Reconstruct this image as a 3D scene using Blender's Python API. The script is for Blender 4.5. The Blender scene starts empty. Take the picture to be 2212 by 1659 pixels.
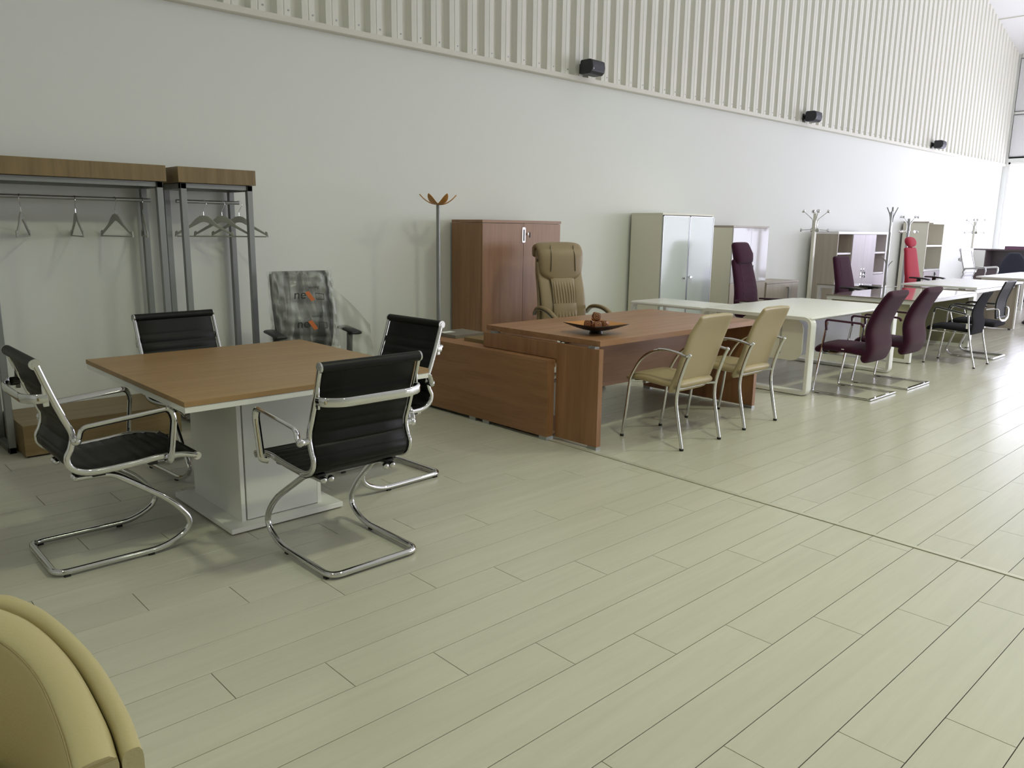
import bpy, math, random
from math import sin, cos, pi, radians as rad
from mathutils import Vector as V, Matrix
random.seed(7)
S = bpy.context.scene
C = S.collection

# ------------------------------------------------------------------ camera, world, light, exposure
def camera():
    yaw, pitch, roll = 0.75512, 0.19672, 0.01347
    f = V((sin(yaw)*cos(pitch), cos(yaw)*cos(pitch), -sin(pitch)))
    r = V((cos(yaw), -sin(yaw), 0)); u = r.cross(f)
    r2 = cos(roll)*r + sin(roll)*u; u2 = -sin(roll)*r + cos(roll)*u
    cd = bpy.data.cameras.new('camera'); co = bpy.data.objects.new('camera', cd); C.objects.link(co)
    cd.sensor_width = 36; cd.lens = 36*1700.0/2212; cd.clip_start = .05; cd.clip_end = 200
    m = Matrix((r2, u2, -f)).transposed().to_4x4(); m.translation = V((0, 0, 1.5))
    co.matrix_world = m; S.camera = co
camera()
W = bpy.data.worlds.new('world'); S.world = W; W.use_nodes = True
W.node_tree.nodes['Background'].inputs[0].default_value = (.91, .885, 1, 1)
W.node_tree.nodes['Background'].inputs[1].default_value = 3.0
S.view_settings.view_transform = 'Standard'; S.view_settings.look = 'None'
S.view_settings.gamma = 1; S.view_settings.use_curve_mapping = False
S.view_settings.exposure = 0.0
try:
    S.cycles.max_bounces = 8; S.cycles.diffuse_bounces = 5; S.cycles.glossy_bounces = 4
    S.cycles.transparent_max_bounces = 16; S.cycles.caustics_reflective = False; S.cycles.caustics_refractive = False
    S.cycles.sample_clamp_indirect = 4
except Exception: pass

def area(name, loc, direction, sx, sy, power, col, spread=pi):
    l = bpy.data.lights.new(name, 'AREA'); l.shape = 'RECTANGLE'; l.size = sx; l.size_y = sy
    l.energy = power; l.color = col; l.spread = spread
    o = bpy.data.objects.new(name, l); C.objects.link(o); o.location = loc
    o.rotation_euler = V(direction).to_track_quat('-Z', 'Y').to_euler(); return o
DAY = (.90, .865, 1.0)
WARM = (.93, 1.0, .66)
# daylight entering by the glazed bands of the end wall and the shop front
area('daylight_end', (22.42, 0.4, 1.65), (-1, 0, 0), 13.2, 3.1, 900, DAY)
for i, x in enumerate((16.0, 20.0)):
    area('daylight_front', (x, -6.75, 1.9), (0, 1, -.05), 3.2, 3.0, (60, 310)[i], DAY)

# ------------------------------------------------------------------ materials
MT = {}
def nn(nt, t, **k):
    n = nt.nodes.new(t)
    for a, b in k.items():
        if a in n.inputs: n.inputs[a].default_value = b
        else: setattr(n, a, b)
    return n
def mat(name, col, rough=.5, metal=0, spec=.5, coat=0, bump=0, bscale=200, var=0, vscale=3, sheen=0, alpha=1, trans=0):
    if name in MT: return MT[name]
    m = bpy.data.materials.new(name); m.use_nodes = True; nt = m.node_tree; b = nt.nodes['Principled BSDF']
    b.inputs['Base Color'].default_value = (*col, 1); b.inputs['Roughness'].default_value = rough
    b.inputs['Metallic'].default_value = metal; b.inputs['Specular IOR Level'].default_value = spec
    b.inputs['Coat Weight'].default_value = coat; b.inputs['Coat Roughness'].default_value = .08
    b.inputs['Sheen Weight'].default_value = sheen; b.inputs['Alpha'].default_value = alpha
    b.inputs['Transmission Weight'].default_value = trans
    tc = nn(nt, 'ShaderNodeTexCoord')
    nz = nn(nt, 'ShaderNodeTexNoise', Scale=vscale, Detail=4.0)
    nt.links.new(tc.outputs['Object'], nz.inputs['Vector'])
    mx = nn(nt, 'ShaderNodeMixRGB', blend_type='MIX')
    mx.inputs[1].default_value = (*[c*(1-var) for c in col], 1); mx.inputs[2].default_value = (*[min(1, c*(1+var)) for c in col], 1)
    nt.links.new(nz.outputs['Fac'], mx.inputs[0]); nt.links.new(mx.outputs[0], b.inputs['Base Color'])
    if bump:
        n2 = nn(nt, 'ShaderNodeTexNoise', Scale=bscale, Detail=3.0); bp = nn(nt, 'ShaderNodeBump', Strength=bump, Distance=.002)
        nt.links.new(tc.outputs['Object'], n2.inputs['Vector']); nt.links.new(n2.outputs['Fac'], bp.inputs['Height']); nt.links.new(bp.outputs[0], b.inputs['Normal'])
    MT[name] = m; return m
def wood(name, c1, c2, axis='X', rough=.42, scale=1.0, contrast=1.0, rnd=.0, coat=0.0):
    key = name + axis
    if key in MT: return MT[key]
    m = bpy.data.materials.new(name + '_' + axis.lower()); m.use_nodes = True; nt = m.node_tree; b = nt.nodes['Principled BSDF']
    b.inputs['Roughness'].default_value = rough; b.inputs['Coat Weight'].default_value = coat
    tc = nn(nt, 'ShaderNodeTexCoord'); mp = nn(nt, 'ShaderNodeMapping')
    sc = {'X': (.9, 14, 14), 'Y': (14, .9, 14), 'Z': (14, 14, .9)}[axis]
    mp.inputs['Scale'].default_value = tuple(s*scale for s in sc)
    add = nn(nt, 'ShaderNodeVectorMath', operation='ADD'); oi = nn(nt, 'ShaderNodeObjectInfo')
    mul = nn(nt, 'ShaderNodeMath', operation='MULTIPLY'); mul.inputs[1].default_value = 37.0
    L = nt.links.new
    L(tc.outputs['Object'], mp.inputs['Vector']); L(mp.outputs[0], add.inputs[0]); L(oi.outputs['Random'], mul.inputs[0]); L(mul.outputs[0], add.inputs[1])
    n1 = nn(nt, 'ShaderNodeTexNoise', Scale=1.1, Detail=5.0, Roughness=.6, Distortion=.6)
    n2 = nn(nt, 'ShaderNodeTexNoise', Scale=6.0, Detail=3.0)
    L(add.outputs[0], n1.inputs['Vector']); L(add.outputs[0], n2.inputs['Vector'])
    mm = nn(nt, 'ShaderNodeMath', operation='MULTIPLY_ADD'); mm.inputs[1].default_value = .25
    L(n2.outputs['Fac'], mm.inputs[0]); L(n1.outputs['Fac'], mm.inputs[2])
    rp = nn(nt, 'ShaderNodeMapRange'); rp.inputs['From Min'].default_value = .62-.28/contrast; rp.inputs['From Max'].default_value = .62+.28/contrast
    L(mm.outputs[0], rp.inputs['Value'])
    mx = nn(nt, 'ShaderNodeMixRGB'); mx.inputs[1].default_value = (*c1, 1); mx.inputs[2].default_value = (*c2, 1)
    L(rp.outputs[0], mx.inputs[0])
    out = mx.outputs[0]
    if rnd:
        hs = nn(nt, 'ShaderNodeHueSaturation'); mr = nn(nt, 'ShaderNodeMapRange'); mr.inputs['To Min'].default_value = 1-rnd; mr.inputs['To Max'].default_value = 1+rnd
        L(oi.outputs['Random'], mr.inputs['Value']); L(mr.outputs[0], hs.inputs['Value']); L(out, hs.inputs['Color']); out = hs.outputs[0]
    L(out, b.inputs['Base Color'])
    bp = nn(nt, 'ShaderNodeBump', Strength=.05, Distance=.001); L(n2.outputs['Fac'], bp.inputs['Height']); L(bp.outputs[0], b.inputs['Normal'])
    MT[key] = m; return m
def emis(name, col, st):
    m = bpy.data.materials.new(name); m.use_nodes = True; nt = m.node_tree; nt.nodes.clear()
    e = nn(nt, 'ShaderNodeEmission'); e.inputs[0].default_value = (*col, 1); e.inputs[1].default_value = st
    o = nn(nt, 'ShaderNodeOutputMaterial'); nt.links.new(e.outputs[0], o.inputs[0]); return m

M_wall = mat('wall_paint', (.765, .785, .745), .75, bump=.05, bscale=300, var=.012, vscale=.6)
M_clad = mat('cladding_paint', (.76, .76, .68), .45, var=.02, vscale=1.5)
M_white = mat('white_lacquer', (.82, .82, .79), .3)
M_cream = mat('cream_white', (.80, .79, .70), .4)
M_chrome = mat('chrome', (.66, .66, .66), .06, 1)
M_satin = mat('satin_steel', (.42, .43, .43), .38, .8)
M_greyp = mat('grey_painted_steel', (.27, .28, .28), .45, .35)
M_black = mat('black_leather', (.0055, .006, .0055), .46, bump=.2, bscale=260, spec=.22)
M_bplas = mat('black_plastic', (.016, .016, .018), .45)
M_rub = mat('rubber', (.01, .01, .01), .7)
M_hang = mat('pale_wood_hanger', (.36, .36, .33), .45)
M_tan = mat('tan_leather', (.30, .225, .125), .42, bump=.25, bscale=240, var=.04)
M_tand = mat('tan_piping', (.10, .07, .03), .5)
M_creaml = mat('cream_leather', (.42, .34, .20), .45, bump=.2, bscale=240, var=.03)
M_sofa = mat('pale_yellow_leather', (.50, .43, .235), .46, bump=.25, bscale=180, var=.03)
M_thread = mat('stitch_thread', (.30, .24, .12), .8)
M_purp = mat('plum_fabric', (.045, .0075, .026), .9, spec=.2, bump=.5, bscale=900, sheen=.12, var=.06, vscale=8)
M_purpd = mat('plum_plastic', (.05, .008, .028), .4)
M_red = mat('red_fabric', (.42, .028, .05), .8, bump=.4, bscale=900, sheen=.1, spec=.3)
M_navy = mat('navy_fabric', (.02, .022, .04), .85, bump=.4, bscale=700, sheen=.2)
M_blackf = mat('black_fabric', (.010, .010, .013), .9, spec=.2, bump=.5, bscale=700)
M_glass = mat('frosted_glass_lacquer', (.64, .70, .67), .16, spec=.35)
M_glass2 = mat('pearl_glass_lacquer', (.60, .58, .60), .10, spec=.4)
M_gtop = mat('taupe_glass_top', (.30, .26, .21), .05, coat=1.0)
M_putty = mat('putty_laminate', (.80, .78, .66), .5)
M_puttyd = mat('putty_shelf_inside', (.50, .46, .40), .5)
M_dark = mat('dark_taupe_laminate', (.12, .09, .095), .45)
M_plum2 = mat('plum_screen_fabric', (.16, .08, .13), .8)
M_paper = mat('white_paper', (.85, .85, .83), .6)
M_card = mat('grey_card', (.24, .21, .17), .7)
M_orange = mat('orange_ink', (.55, .14, .03), .6)
M_dark2 = mat('dark_ink', (.03, .03, .03), .6)
M_petal = mat('honey_plywood', (.50, .24, .06), .4, var=.12, vscale=14)
M_bowlo = mat('dark_bowl_outside', (.022, .012, .010), .35)
M_bowli = mat('amber_bowl_inside', (.52, .22, .04), .3, var=.15, vscale=20)
M_greylam = mat('grey_wood_sample', (.20, .18, .15), .5, var=.1, vscale=9)
WB = ((.25, .118, .055), (.37, .19, .094))     # brown desk wood
WC = ((.25, .120, .058), (.35, .190, .095))   # cabinet
WT = ((.285, .170, .075), (.39, .245, .115))     # meeting table
WO = ((.17, .115, .050), (.26, .182, .083))    # rack oak
WG = ((.36, .31, .25), (.46, .41, .34))      # grey oak
def wb(a): return wood('walnut', *WB, axis=a, contrast=1.3)
def wc(a): return wood('pearwood', *WC, axis=a, contrast=1.2)
def wt(a): return wood('light_walnut', *WT, axis=a, contrast=1.1)
def wo(a): return wood('oak', *WO, axis=a, contrast=1.4)
def wg(a): return wood('grey_oak', *WG, axis=a, contrast=1.1)
M_floor = wood('whitewashed_oak', (.515, .50, .425), (.585, .57, .492), axis='X', rough=.27, scale=1.0, contrast=1.0, rnd=.015)

# ------------------------------------------------------------------ geometry helpers
def fillet(pts, r, n=6):
    pts = [V(p) for p in pts]; out = [pts[0]]
    for i in range(1, len(pts)-1):
        a, b, c = pts[i-1], pts[i], pts[i+1]
        d1 = (a-b); d2 = (c-b); rr = r[i] if isinstance(r, (list, tuple)) else r
        rr = min(rr, d1.length*.49, d2.length*.49)
        if rr < 1e-5: out.append(b); continue
        p, q = b + d1.normalized()*rr, b + d2.normalized()*rr
        for k in range(n+1):
            t = k/n; out.append((1-t)**2*p + 2*t*(1-t)*b + t*t*q)
    out.append(pts[-1]); return out
def spline(pts, n=8):
    pts = [V(p) for p in pts]; P = [2*pts[0]-pts[1]] + pts + [2*pts[-1]-pts[-2]]; out = []
    for i in range(1, len(P)-2):
        for k in range(n):
            t = k/n; a, b, c, d = P[i-1], P[i], P[i+1], P[i+2]
            out.append(.5*((2*b) + (c-a)*t + (2*a-5*b+4*c-d)*t*t + (3*b-a-3*c+d)*t**3))
    out.append(pts[-1]); return out
def sgn(x): return -1 if x < 0 else 1
class MB:
    def __init__(s): s.v = []; s.f = []
    def box(s, x0, x1, y0, y1, z0, z1):
        n = len(s.v)
        s.v += [(x, y, z) for z in (z0, z1) for y in (y0, y1) for x in (x0, x1)]
        s.f += [tuple(n+i for i in q) for q in ((0, 2, 3, 1), (4, 5, 7, 6), (0, 1, 5, 4), (2, 6, 7, 3), (0, 4, 6, 2), (1, 3, 7, 5))]
        return s
    def obox(s, m, sx, sy, sz):            # oriented box by matrix
        n = len(s.v); b = MB().box(-sx/2, sx/2, -sy/2, sy/2, -sz/2, sz/2)
        s.v += [tuple(m @ V(p)) for p in b.v]; s.f += [tuple(n+i for i in q) for q in b.f]; return s
    def rings(s, R, cap=True, closed=False):
        n = len(s.v); k = len(R[0])
        for r in R: s.v += [tuple(p) for p in r]
        m = len(R)
        for i in range(m if closed else m-1):
            for j in range(k):
                a, b = n+i*k+j, n+i*k+(j+1) % k; i2 = (i+1) % m
                s.f.append((a, b, n+i2*k+(j+1) % k, n+i2*k+j))
        if cap and not closed:
            s.f.append(tuple(n+j for j in range(k))[::-1]); s.f.append(tuple(n+(m-1)*k+j for j in range(k)))
        return s
    def tube(s, path, r=.012, r2=None, n=12, exp=2, up=(1, 0, 0), closed=False, radii=None, fixed=False):
        path = [V(p) for p in path]; r2 = r if r2 is None else r2; R = []; m = len(path)
        u = V(up)
        for i, p in enumerate(path):
            t = (path[(i+1) % m] - path[i-1]) if (closed or 0 < i < m-1) else (path[1]-path[0] if i == 0 else path[-1]-path[-2])
            t.normalize()
            if fixed: u = V(up)
            a = u - u.dot(t)*t
            if a.length < 1e-4: a = V((0, 0, 1)) - t.z*t
            a.normalize(); u = a; b = t.cross(a); k = radii[i] if radii else 1; ring = []
            for j in range(n):
                th = 2*pi*(j+.5)/n; c_, s_ = cos(th), sin(th)
                c_ = sgn(c_)*abs(c_)**(2/exp); s_ = sgn(s_)*abs(s_)**(2/exp)
                ring.append(p + a*(c_*r*k) + b*(s_*r2*k))
            R.append(ring)
        return s.rings(R, closed=closed)
    def cyl(s, a, b, r, n=16, r2=None):
        a, b = V(a), V(b); t = (b-a).normalized(); u = t.orthogonal().normalized(); w = t.cross(u); r2 = r if r2 is None else r2
        return s.rings([[p + u*(rr*cos(2*pi*j/n)) + w*(rr*sin(2*pi*j/n)) for j in range(n)] for p, rr in ((a, r), (b, r2))])
    def lathe(s, prof, c=(0, 0, 0), n=24):
        c = V(c); return s.rings([[c + V((r*cos(2*pi*j/n), r*sin(2*pi*j/n), z)) for j in range(n)] for r, z in prof])
    def ball(s, c, r, n=12, sq=(1, 1, 1)):
        c = V(c); m = n//2+1
        return s.rings([[c + V((r*sq[0]*sin(pi*(i+.3)/(m-.4))*cos(2*pi*j/n), r*sq[1]*sin(pi*(i+.3)/(m-.4))*sin(2*pi*j/n), -r*sq[2]*cos(pi*(i+.3)/(m-.4)))) for j in range(n)] for i in range(m)])
    def slab(s, path, w, t, exp=5, n=28, xo=0, rnd=True, bow=None):
        """path of (y,z); w,t: numbers or functions of u; bow(u, xn)->offset along the normal"""
        P = [V((0, p[0], p[1])) for p in path]; m = len(P); R = []
        L = [0]
        for i in range(1, m): L.append(L[-1] + (P[i]-P[i-1]).length)
        def ring(i, shift, ks, kw):
            u = L[i]/L[-1]
            tg = (P[min(i+1, m-1)]-P[max(i-1, 0)]).normalized(); nr = V((0, -tg.z, tg.y))
            ww = w(u) if callable(w) else w; tt = t(u) if callable(t) else t
            ww -= kw*tt; ring_ = []
            for j in range(n):
                th = 2*pi*(j+.5)/n; c_, s_ = cos(th), sin(th)
                c_ = sgn(c_)*abs(c_)**(2/exp); s_ = sgn(s_)*abs(s_)**(2/min(exp, 3))
                o = bow(u, c_) if bow else 0
                ring_.append(P[i] + tg*shift*tt + V((xo + c_*ww/2, 0, 0)) + nr*(s_*tt*ks/2 + o))
            return ring_
        E_ = [(.5*(1-sin(a)), cos(a)) for a in (0, .35, .7, 1.05, 1.4)] if rnd else []
        if rnd:
            for a in (1.45, 1.1, .75, .4): R.append(ring(0, .5*(1-cos(a))-.0 if False else -.5*sin(a)+.5*0, cos(a), 1-cos(a)))
        for i in range(m): R.append(ring(i, 0, 1, 0))
        if rnd:
            for a in (.4, .75, 1.1, 1.45): R.append(ring(m-1, .5*sin(a), cos(a), 1-cos(a)))
        return s.rings(R)
    def prism(s, poly, axis, a0, a1):
        def P(p, a): return {'x': (a, p[0], p[1]), 'y': (p[0], a, p[1]), 'z': (p[0], p[1], a)}[axis]
        return s.rings([[P(p, a0) for p in poly], [P(p, a1) for p in poly]])
    def grid(s, fn, nu, nv, th=0):
        n = len(s.v)
        for i in range(nu+1):
            for j in range(nv+1): s.v.append(tuple(fn(i/nu, j/nv)))
        for i in range(nu):
            for j in range(nv):
                a = n+i*(nv+1)+j; s.f.append((a, a+1, a+nv+2, a+nv+1))
        return s
    def build(s, name, m, parent=None, bevel=0, smooth=True, loc=None, ang=38, seg=2, solid=0, sub=0):
        me = bpy.data.meshes.new(name); me.from_pydata([tuple(p) for p in s.v], [], s.f); me.update()
        me.materials.append(m); o = bpy.data.objects.new(name, me); C.objects.link(o)
        import bmesh
        b = bmesh.new(); b.from_mesh(me); bmesh.ops.recalc_face_normals(b, faces=b.faces); b.to_mesh(me); b.free()
        if smooth:
            me.polygons.foreach_set('use_smooth', [True]*len(me.polygons)); me.set_sharp_from_angle(angle=rad(ang))
        if solid: md = o.modifiers.new('solid', 'SOLIDIFY'); md.thickness = solid; md.offset = 0
        if sub: md = o.modifiers.new('sub', 'SUBSURF'); md.levels = sub; md.render_levels = sub
        if bevel: md = o.modifiers.new('bevel', 'BEVEL'); md.width = bevel; md.segments = seg; md.limit_method = 'ANGLE'; md.angle_limit = rad(40); md.harden_normals = False
        if parent: o.parent = parent
        if loc: o.location = loc
        return o
def B(*a): return MB().box(*a)
def tag(o, label=None, cat=None, group=None, kind=None):
    if label: o['label'] = label
    if cat: o['category'] = cat
    if group: o['group'] = group
    if kind: o['kind'] = kind
    return o
def thing(name, label, cat, loc=(0, 0, 0), rz=0, group=None):
    o = bpy.data.objects.new(name, None); C.objects.link(o); o.empty_display_size = .1
    o.location = loc; o.rotation_euler = (0, 0, rad(rz)); return tag(o, label, cat, group)
def dup(root, loc, rz, label):
    def cp(o, par):
        c = o.copy(); C.objects.link(c); c.parent = par
        for ch in [x for x in bpy.data.objects if x.parent == o and x != c]: cp(ch, c)
        return c
    r = cp(root, None); r.location = loc; r.rotation_euler = (0, 0, rad(rz)); r['label'] = label; return r
def pipe(path, r, **k): return MB().tube(path, r, **k)

# ------------------------------------------------------------------ the setting
XE, YB, YF, XL = 22.0, 6.25, -6.5, -5.0
def roof(x): return 5.62 + .277*(XE-x) if x > 12 else 5.62 + .277*10 - .2*(12-x)
fl = B(XL-.2, XE+.2, YF-.2, YB+.3, -.30, -.014).build('floor', mat('floor_subbase', (.05, .045, .03), .95)); tag(fl, kind='structure')
# planks: rows along x, quarter stagger, cut by the metal expansion strip
PW, PL = .19788, 1.2885
planks = []
def xs(y): return 3.861 + .0226*y
for j in range(-37, 28):
    y0 = .878 + PW*j; y1 = y0 + PW
    if y0 > YB: break
    y1 = min(y1, YB); e0 = 2.1215*1.5 - .2146*1.5*j
    k0 = math.floor((XL-e0)/PL)
    for k in range(k0, k0+24):
        a, b = e0+k*PL, e0+(k+1)*PL
        if a > XE: break
        a, b = max(a, XL), min(b, XE)
        s0, s1 = xs(y0), xs(y1); g = .0014
        pa = (a+g, a+g); pb = (b-g, b-g)
        segs = []
        if b < s0: segs = [(pa, pb)]
        elif a > s0+.034: segs = [(pa, pb)]
        else:
            if a < s0-.01: segs.append((pa, (s0-.004, s1-.004)))
            if b > s0+.05: segs.append(((s0+.034, s1+.034), pb))
        for (p, q) in segs: planks.append((y0+g, y1-g, p, q))
def plank_geo(mb, y0, y1, p, q, ox=0, oy=0):
    n = len(mb.v); c = .0004
    for (z, d) in ((-.013, 0), (-c, 0), (0, c)):
        mb.v += [(p[0]+d-ox, y0+d-oy, z), (q[0]-d-ox, y0+d-oy, z), (q[1]-d-ox, y1-d-oy, z), (p[1]+d-ox, y1-d-oy, z)]
    for r in (0, 4):
        for i in range(4): mb.f.append((n+r+i, n+r+(i+1) % 4, n+r+4+(i+1) % 4, n+r+4+i))
    mb.f.append((n+8, n+9, n+10, n+11))
cm = S.camera.matrix_world.inverted()
def cpx(x, y, z):
    v = cm @ V((x, y, z))
    if v.z > -.2: return None
    return (1106 - 1700*v.x/v.z, 829.5 + 1700*v.y/v.z)
def share(pl):
    y0, y1, p, q = pl; best = 0
    for t in (.02, .25, .5, .75, .98):
        x = p[0] + (q[0]-p[0])*t; a = cpx(x, (y0+y1)/2, 0)
        if a and -60 < a[0] < 2270 and 500 < a[1] < 1720:
            c = cm @ V((x, y0, 0)); best = max(best, 1/abs(c.z)**2)
    return best
sh = sorted(((share(p), i) for i, p in enumerate(planks)), reverse=True)
near = {i for s_, i in sh[:300] if s_ > 0}
rest = MB(); cache = {}
for i, (y0, y1, p, q) in enumerate(planks):
    if i in near:
        full = abs((q[0]-p[0])-(PL-.0028)) < 1e-6 and abs(y1-y0-(PW-.0028)) < 1e-6 and p[0] == p[1] and q[0] == q[1]
        if full and 'm' in cache:
            o = bpy.data.objects.new('plank', cache['m']); C.objects.link(o); o.parent = fl; o.location = (p[0], y0, 0)
        else:
            mb = MB(); plank_geo(mb, y0, y1, p, q, p[0], y0); o = mb.build('plank', M_floor, fl, smooth=False, loc=(p[0], y0, 0))
            if full: cache['m'] = o.data
    else: plank_geo(rest, y0, y1, p, q)
tag(rest.build('planks_beyond', M_floor, fl, smooth=False), kind='stuff')
st = MB(); st.prism([(xs(-6.4)+.001, -6.4), (xs(-6.4)+.031, -6.4), (xs(6.2)+.031, 6.2), (xs(6.2)+.001, 6.2)], 'z', -.013, .0035)
st.build('expansion_strip', mat('brass_grey_strip', (.60, .58, .48), .3, .3), fl, bevel=.0012)

wb_ = B(XL-.2, XE+.2, YB, YB+.25, 0, 3.10).build('wall_back', M_wall); tag(wb_, kind='structure')
B(XL-.2, XE+.2, YB+.02, YB+.25, 3.10, 8.6).build('wall_core', M_clad, wb_)
# sill flashing under the cladding
MB().prism([(6.185, 3.092), (6.185, 3.138), (6.25, 3.142), (6.262, 3.142), (6.262, 3.085), (6.25, 3.085), (6.20, 3.085)], 'x', XL, XE).build('sill_flashing', mat('flashing', (.70, .69, .60), .45), wb_, smooth=False)
# corrugated sheets, five ribs each
PER = .219
def sheet(x0, n, zt):
    pr = []
    for i in range(n):
        a = x0+i*PER
        pr += [(a, 6.246), (a+.045, 6.246), (a+.072, 6.194), (a+.118, 6.192), (a+.124, 6.197), (a+.130, 6.197), (a+.136, 6.193), (a+.190, 6.195), (a+.214, 6.246)]
    pr.append((x0+n*PER+.012, 6.243))
    mb = MB(); n_ = len(mb.v)
    for z in (3.14, zt):
        mb.v += [(x, y-(0 if 0 < k < len(pr)-1 else .003), z) for k, (x, y) in enumerate(pr)]
    m = len(pr)
    for i in range(m-1): mb.f.append((i, i+1, m+i+1, m+i))
    return mb
x = 3.648 - .072 - 35*PER*1.0
x0 = x
sheets = []
i = 0
while x0 + 5*PER < XE+.3:
    zt = min(roof(x0), roof(x0+5*PER)) + .30
    o = sheet(x0, 5, zt).build('cladding_sheet', M_clad, wb_, smooth=False); sheets.append(o)
    x0 += 5*PER
sc = MB()
k = 0; xx = x
while xx < 21:
    sc.cyl((xx+.172, 6.199, 3.185), (xx+.172, 6.190, 3.185), .0075, 8); xx += PER
tag(sc.build('cladding_screw', M_satin, wb_, smooth=False), kind='stuff')

we = MB().box(XE, XE+.25, 6.14, YB+.05, 0, 5.7).box(XE, XE+.25, YF, 6.14, 3.18, 3.30).box(XE, XE+.25, YF, 6.14, 0, .06).build('wall_end', M_wall); tag(we, kind='structure')
M_pane = bpy.data.materials.new('window_glass'); M_pane.use_nodes = True
nt = M_pane.node_tree; nt.nodes.clear()
tr = nn(nt, 'ShaderNodeBsdfTransparent'); tr.inputs[0].default_value = (.9, .92, .95, 1); gl = nn(nt, 'ShaderNodeBsdfGlossy'); gl.inputs['Roughness'].default_value = .02
ms = nn(nt, 'ShaderNodeMixShader'); ms.inputs[0].default_value = .08; oo = nn(nt, 'ShaderNodeOutputMaterial')
nt.links.new(tr.outputs[0], ms.inputs[1]); nt.links.new(gl.outputs[0], ms.inputs[2]); nt.links.new(ms.outputs[0], oo.inputs[0])
M_gask = mat('grey_gasket', (.10, .10, .11), .6)
yy = 6.153; wi = 1
M_ins = mat('pale_insulated_panel', (.80, .80, .82), .35)
while yy > YF+1:
    y2 = max(yy-2.4, YF)
    fr = MB().box(XE, XE+.12, y2-.04, y2+.04, 3.27, 5.6).box(XE, XE+.12, y2, yy, 4.27, 4.33).box(XE, XE+.12, y2, yy, 3.26, 3.30).box(XE, XE+.12, y2, yy, 5.53, 5.62)
    w = fr.build('trim_%d' % wi, M_white, None, bevel=.004); tag(w, kind='structure')
    for z0, z1 in ((3.30, 4.27), (4.33, 5.53)):
        B(XE+.02, XE+.06, y2+.05, yy-.012, z0+.012, z1-.012).build('wall_panel', M_ins, w, smooth=False)
        g = MB()
        for a in ((yy-.012, yy, z0, z1), (y2+.04, y2+.052, z0, z1), (y2+.04, yy, z0, z0+.012), (y2+.04, yy, z1-.012, z1)): g.box(XE-.004, XE+.06, *a)
        g.build('gasket', M_gask, w, smooth=False)
    fr = MB().box(XE+.02, XE+.10, y2, y2+.05, .06, 3.18).box(XE+.02, XE+.10, yy-.06, yy-.01, .06, 3.18).box(XE+.02, XE+.10, y2, yy, 3.13, 3.18).box(XE+.02, XE+.10, y2, yy, .06, .11)
    w = fr.build('window_%d' % wi, M_white, None, bevel=.004); tag(w, kind='structure')
    B(XE+.05, XE+.058, y2+.05, yy-.06, .11, 3.13).build('pane', M_pane, w, smooth=False)
    yy = y2; wi += 1
# side and front walls, out of the frame
wl = B(XL-.25, XL, YF, YB, 0, 7.6).build('wall_left', M_wall); tag(wl, kind='structure')
wf = MB().box(XL, XE, YF-.25, YF, 3.4, 8.6).box(XL, XE, YF-.25, YF, 0, .4)
for a, b in ((XL, 10.3), (13.7, 14.3), (17.7, 18.3), (21.7, XE)): wf.box(a, b, YF-.25, YF, .4, 3.4)
wf = wf.build('wall_front', M_wall); tag(wf, kind='structure')
for a, b in ((10.3, 13.7), (14.3, 17.7), (18.3, 21.7)):
    f = MB().box(a, b, YF-.12, YF-.06, .4, .46).box(a, b, YF-.12, YF-.06, 3.34, 3.4).box(a, a+.06, YF-.12, YF-.06, .4, 3.4).box(b-.06, b, YF-.12, YF-.06, .4, 3.4).box((a+b)/2-.03, (a+b)/2+.03, YF-.12, YF-.06, .4, 3.4)
    w = f.build('window_%d' % wi, M_white, None, smooth=False); tag(w, kind='structure'); wi += 1
ce = MB(); ce.prism([(XL-.2, roof(XL-.2)), (12, roof(12.0001)), (XE+.3, roof(XE+.3)), (XE+.3, roof(XE+.3)+.2), (12, roof(12.0001)+.2), (XL-.2, roof(XL-.2)+.2)], 'y', YF-.3, YB+.3)
ce = ce.build('ceiling', mat('ceiling_panel', (.84, .84, .84), .6), smooth=False); tag(ce, kind='structure')
for xx in (13.5, 15.2, 16.9, 18.6, 20.3):
    B(xx-.01, xx+.01, YF, YB, roof(xx)-.02, roof(xx)+.01).build('ceiling_joint', M_gask if False else M_clad, ce, smooth=False)
# ceiling lamps over the showroom, above the frame
M_lamp = emis('lamp_disc', (1, 1, .85), 8)
lamp0 = None
for i, (lx, ly) in enumerate(((-1.5, -3.5), (3.2, -3.5), (8.0, -3.5), (-1.5, .8), (3.2, .8), (8.0, .8))):
    if lamp0 is None:
        lamp0 = t = thing('high_bay_lamp', 'x', 'lamp', (lx, ly, 5.0), 0, 'high bay lamps above the furniture')
        MB().lathe([(.05, .32), (.09, .30), (.10, .16), (.24, 0), (.245, 0), (.11, .17), (.10, .33), (.05, .34)]).build('reflector', M_satin, t)
        MB().lathe([(.001, .05), (.16, .05), (.16, .06), (.001, .06)]).build('bulb_disc', M_lamp, t)
        MB().cyl((0, 0, .33), (0, 0, 1.2), .004, 8).build('cable', M_bplas, t)
    else: dup(lamp0, (lx, ly, 5.0), 0, 'x')
    bpy.data.objects['high_bay_lamp' + ('.%03d' % i if i else '')]['label'] = 'round high bay lamp hanging ' + ('behind the camera on the far left', 'behind the camera in the middle row', 'behind the camera on the right', 'left of the camera above the tub chair', 'above the square meeting table front', 'above the floor before the white desk')[i]
    l = bpy.data.lights.new('bay_light', 'AREA'); l.shape = 'DISK'; l.size = .4; l.energy = (5, 7, 14, 25, 56, 80)[i]; l.color = WARM; l.spread = rad(150)
    o = bpy.data.objects.new('bay_light', l); C.objects.link(o); o.location = (lx, ly, 4.98)

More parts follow.
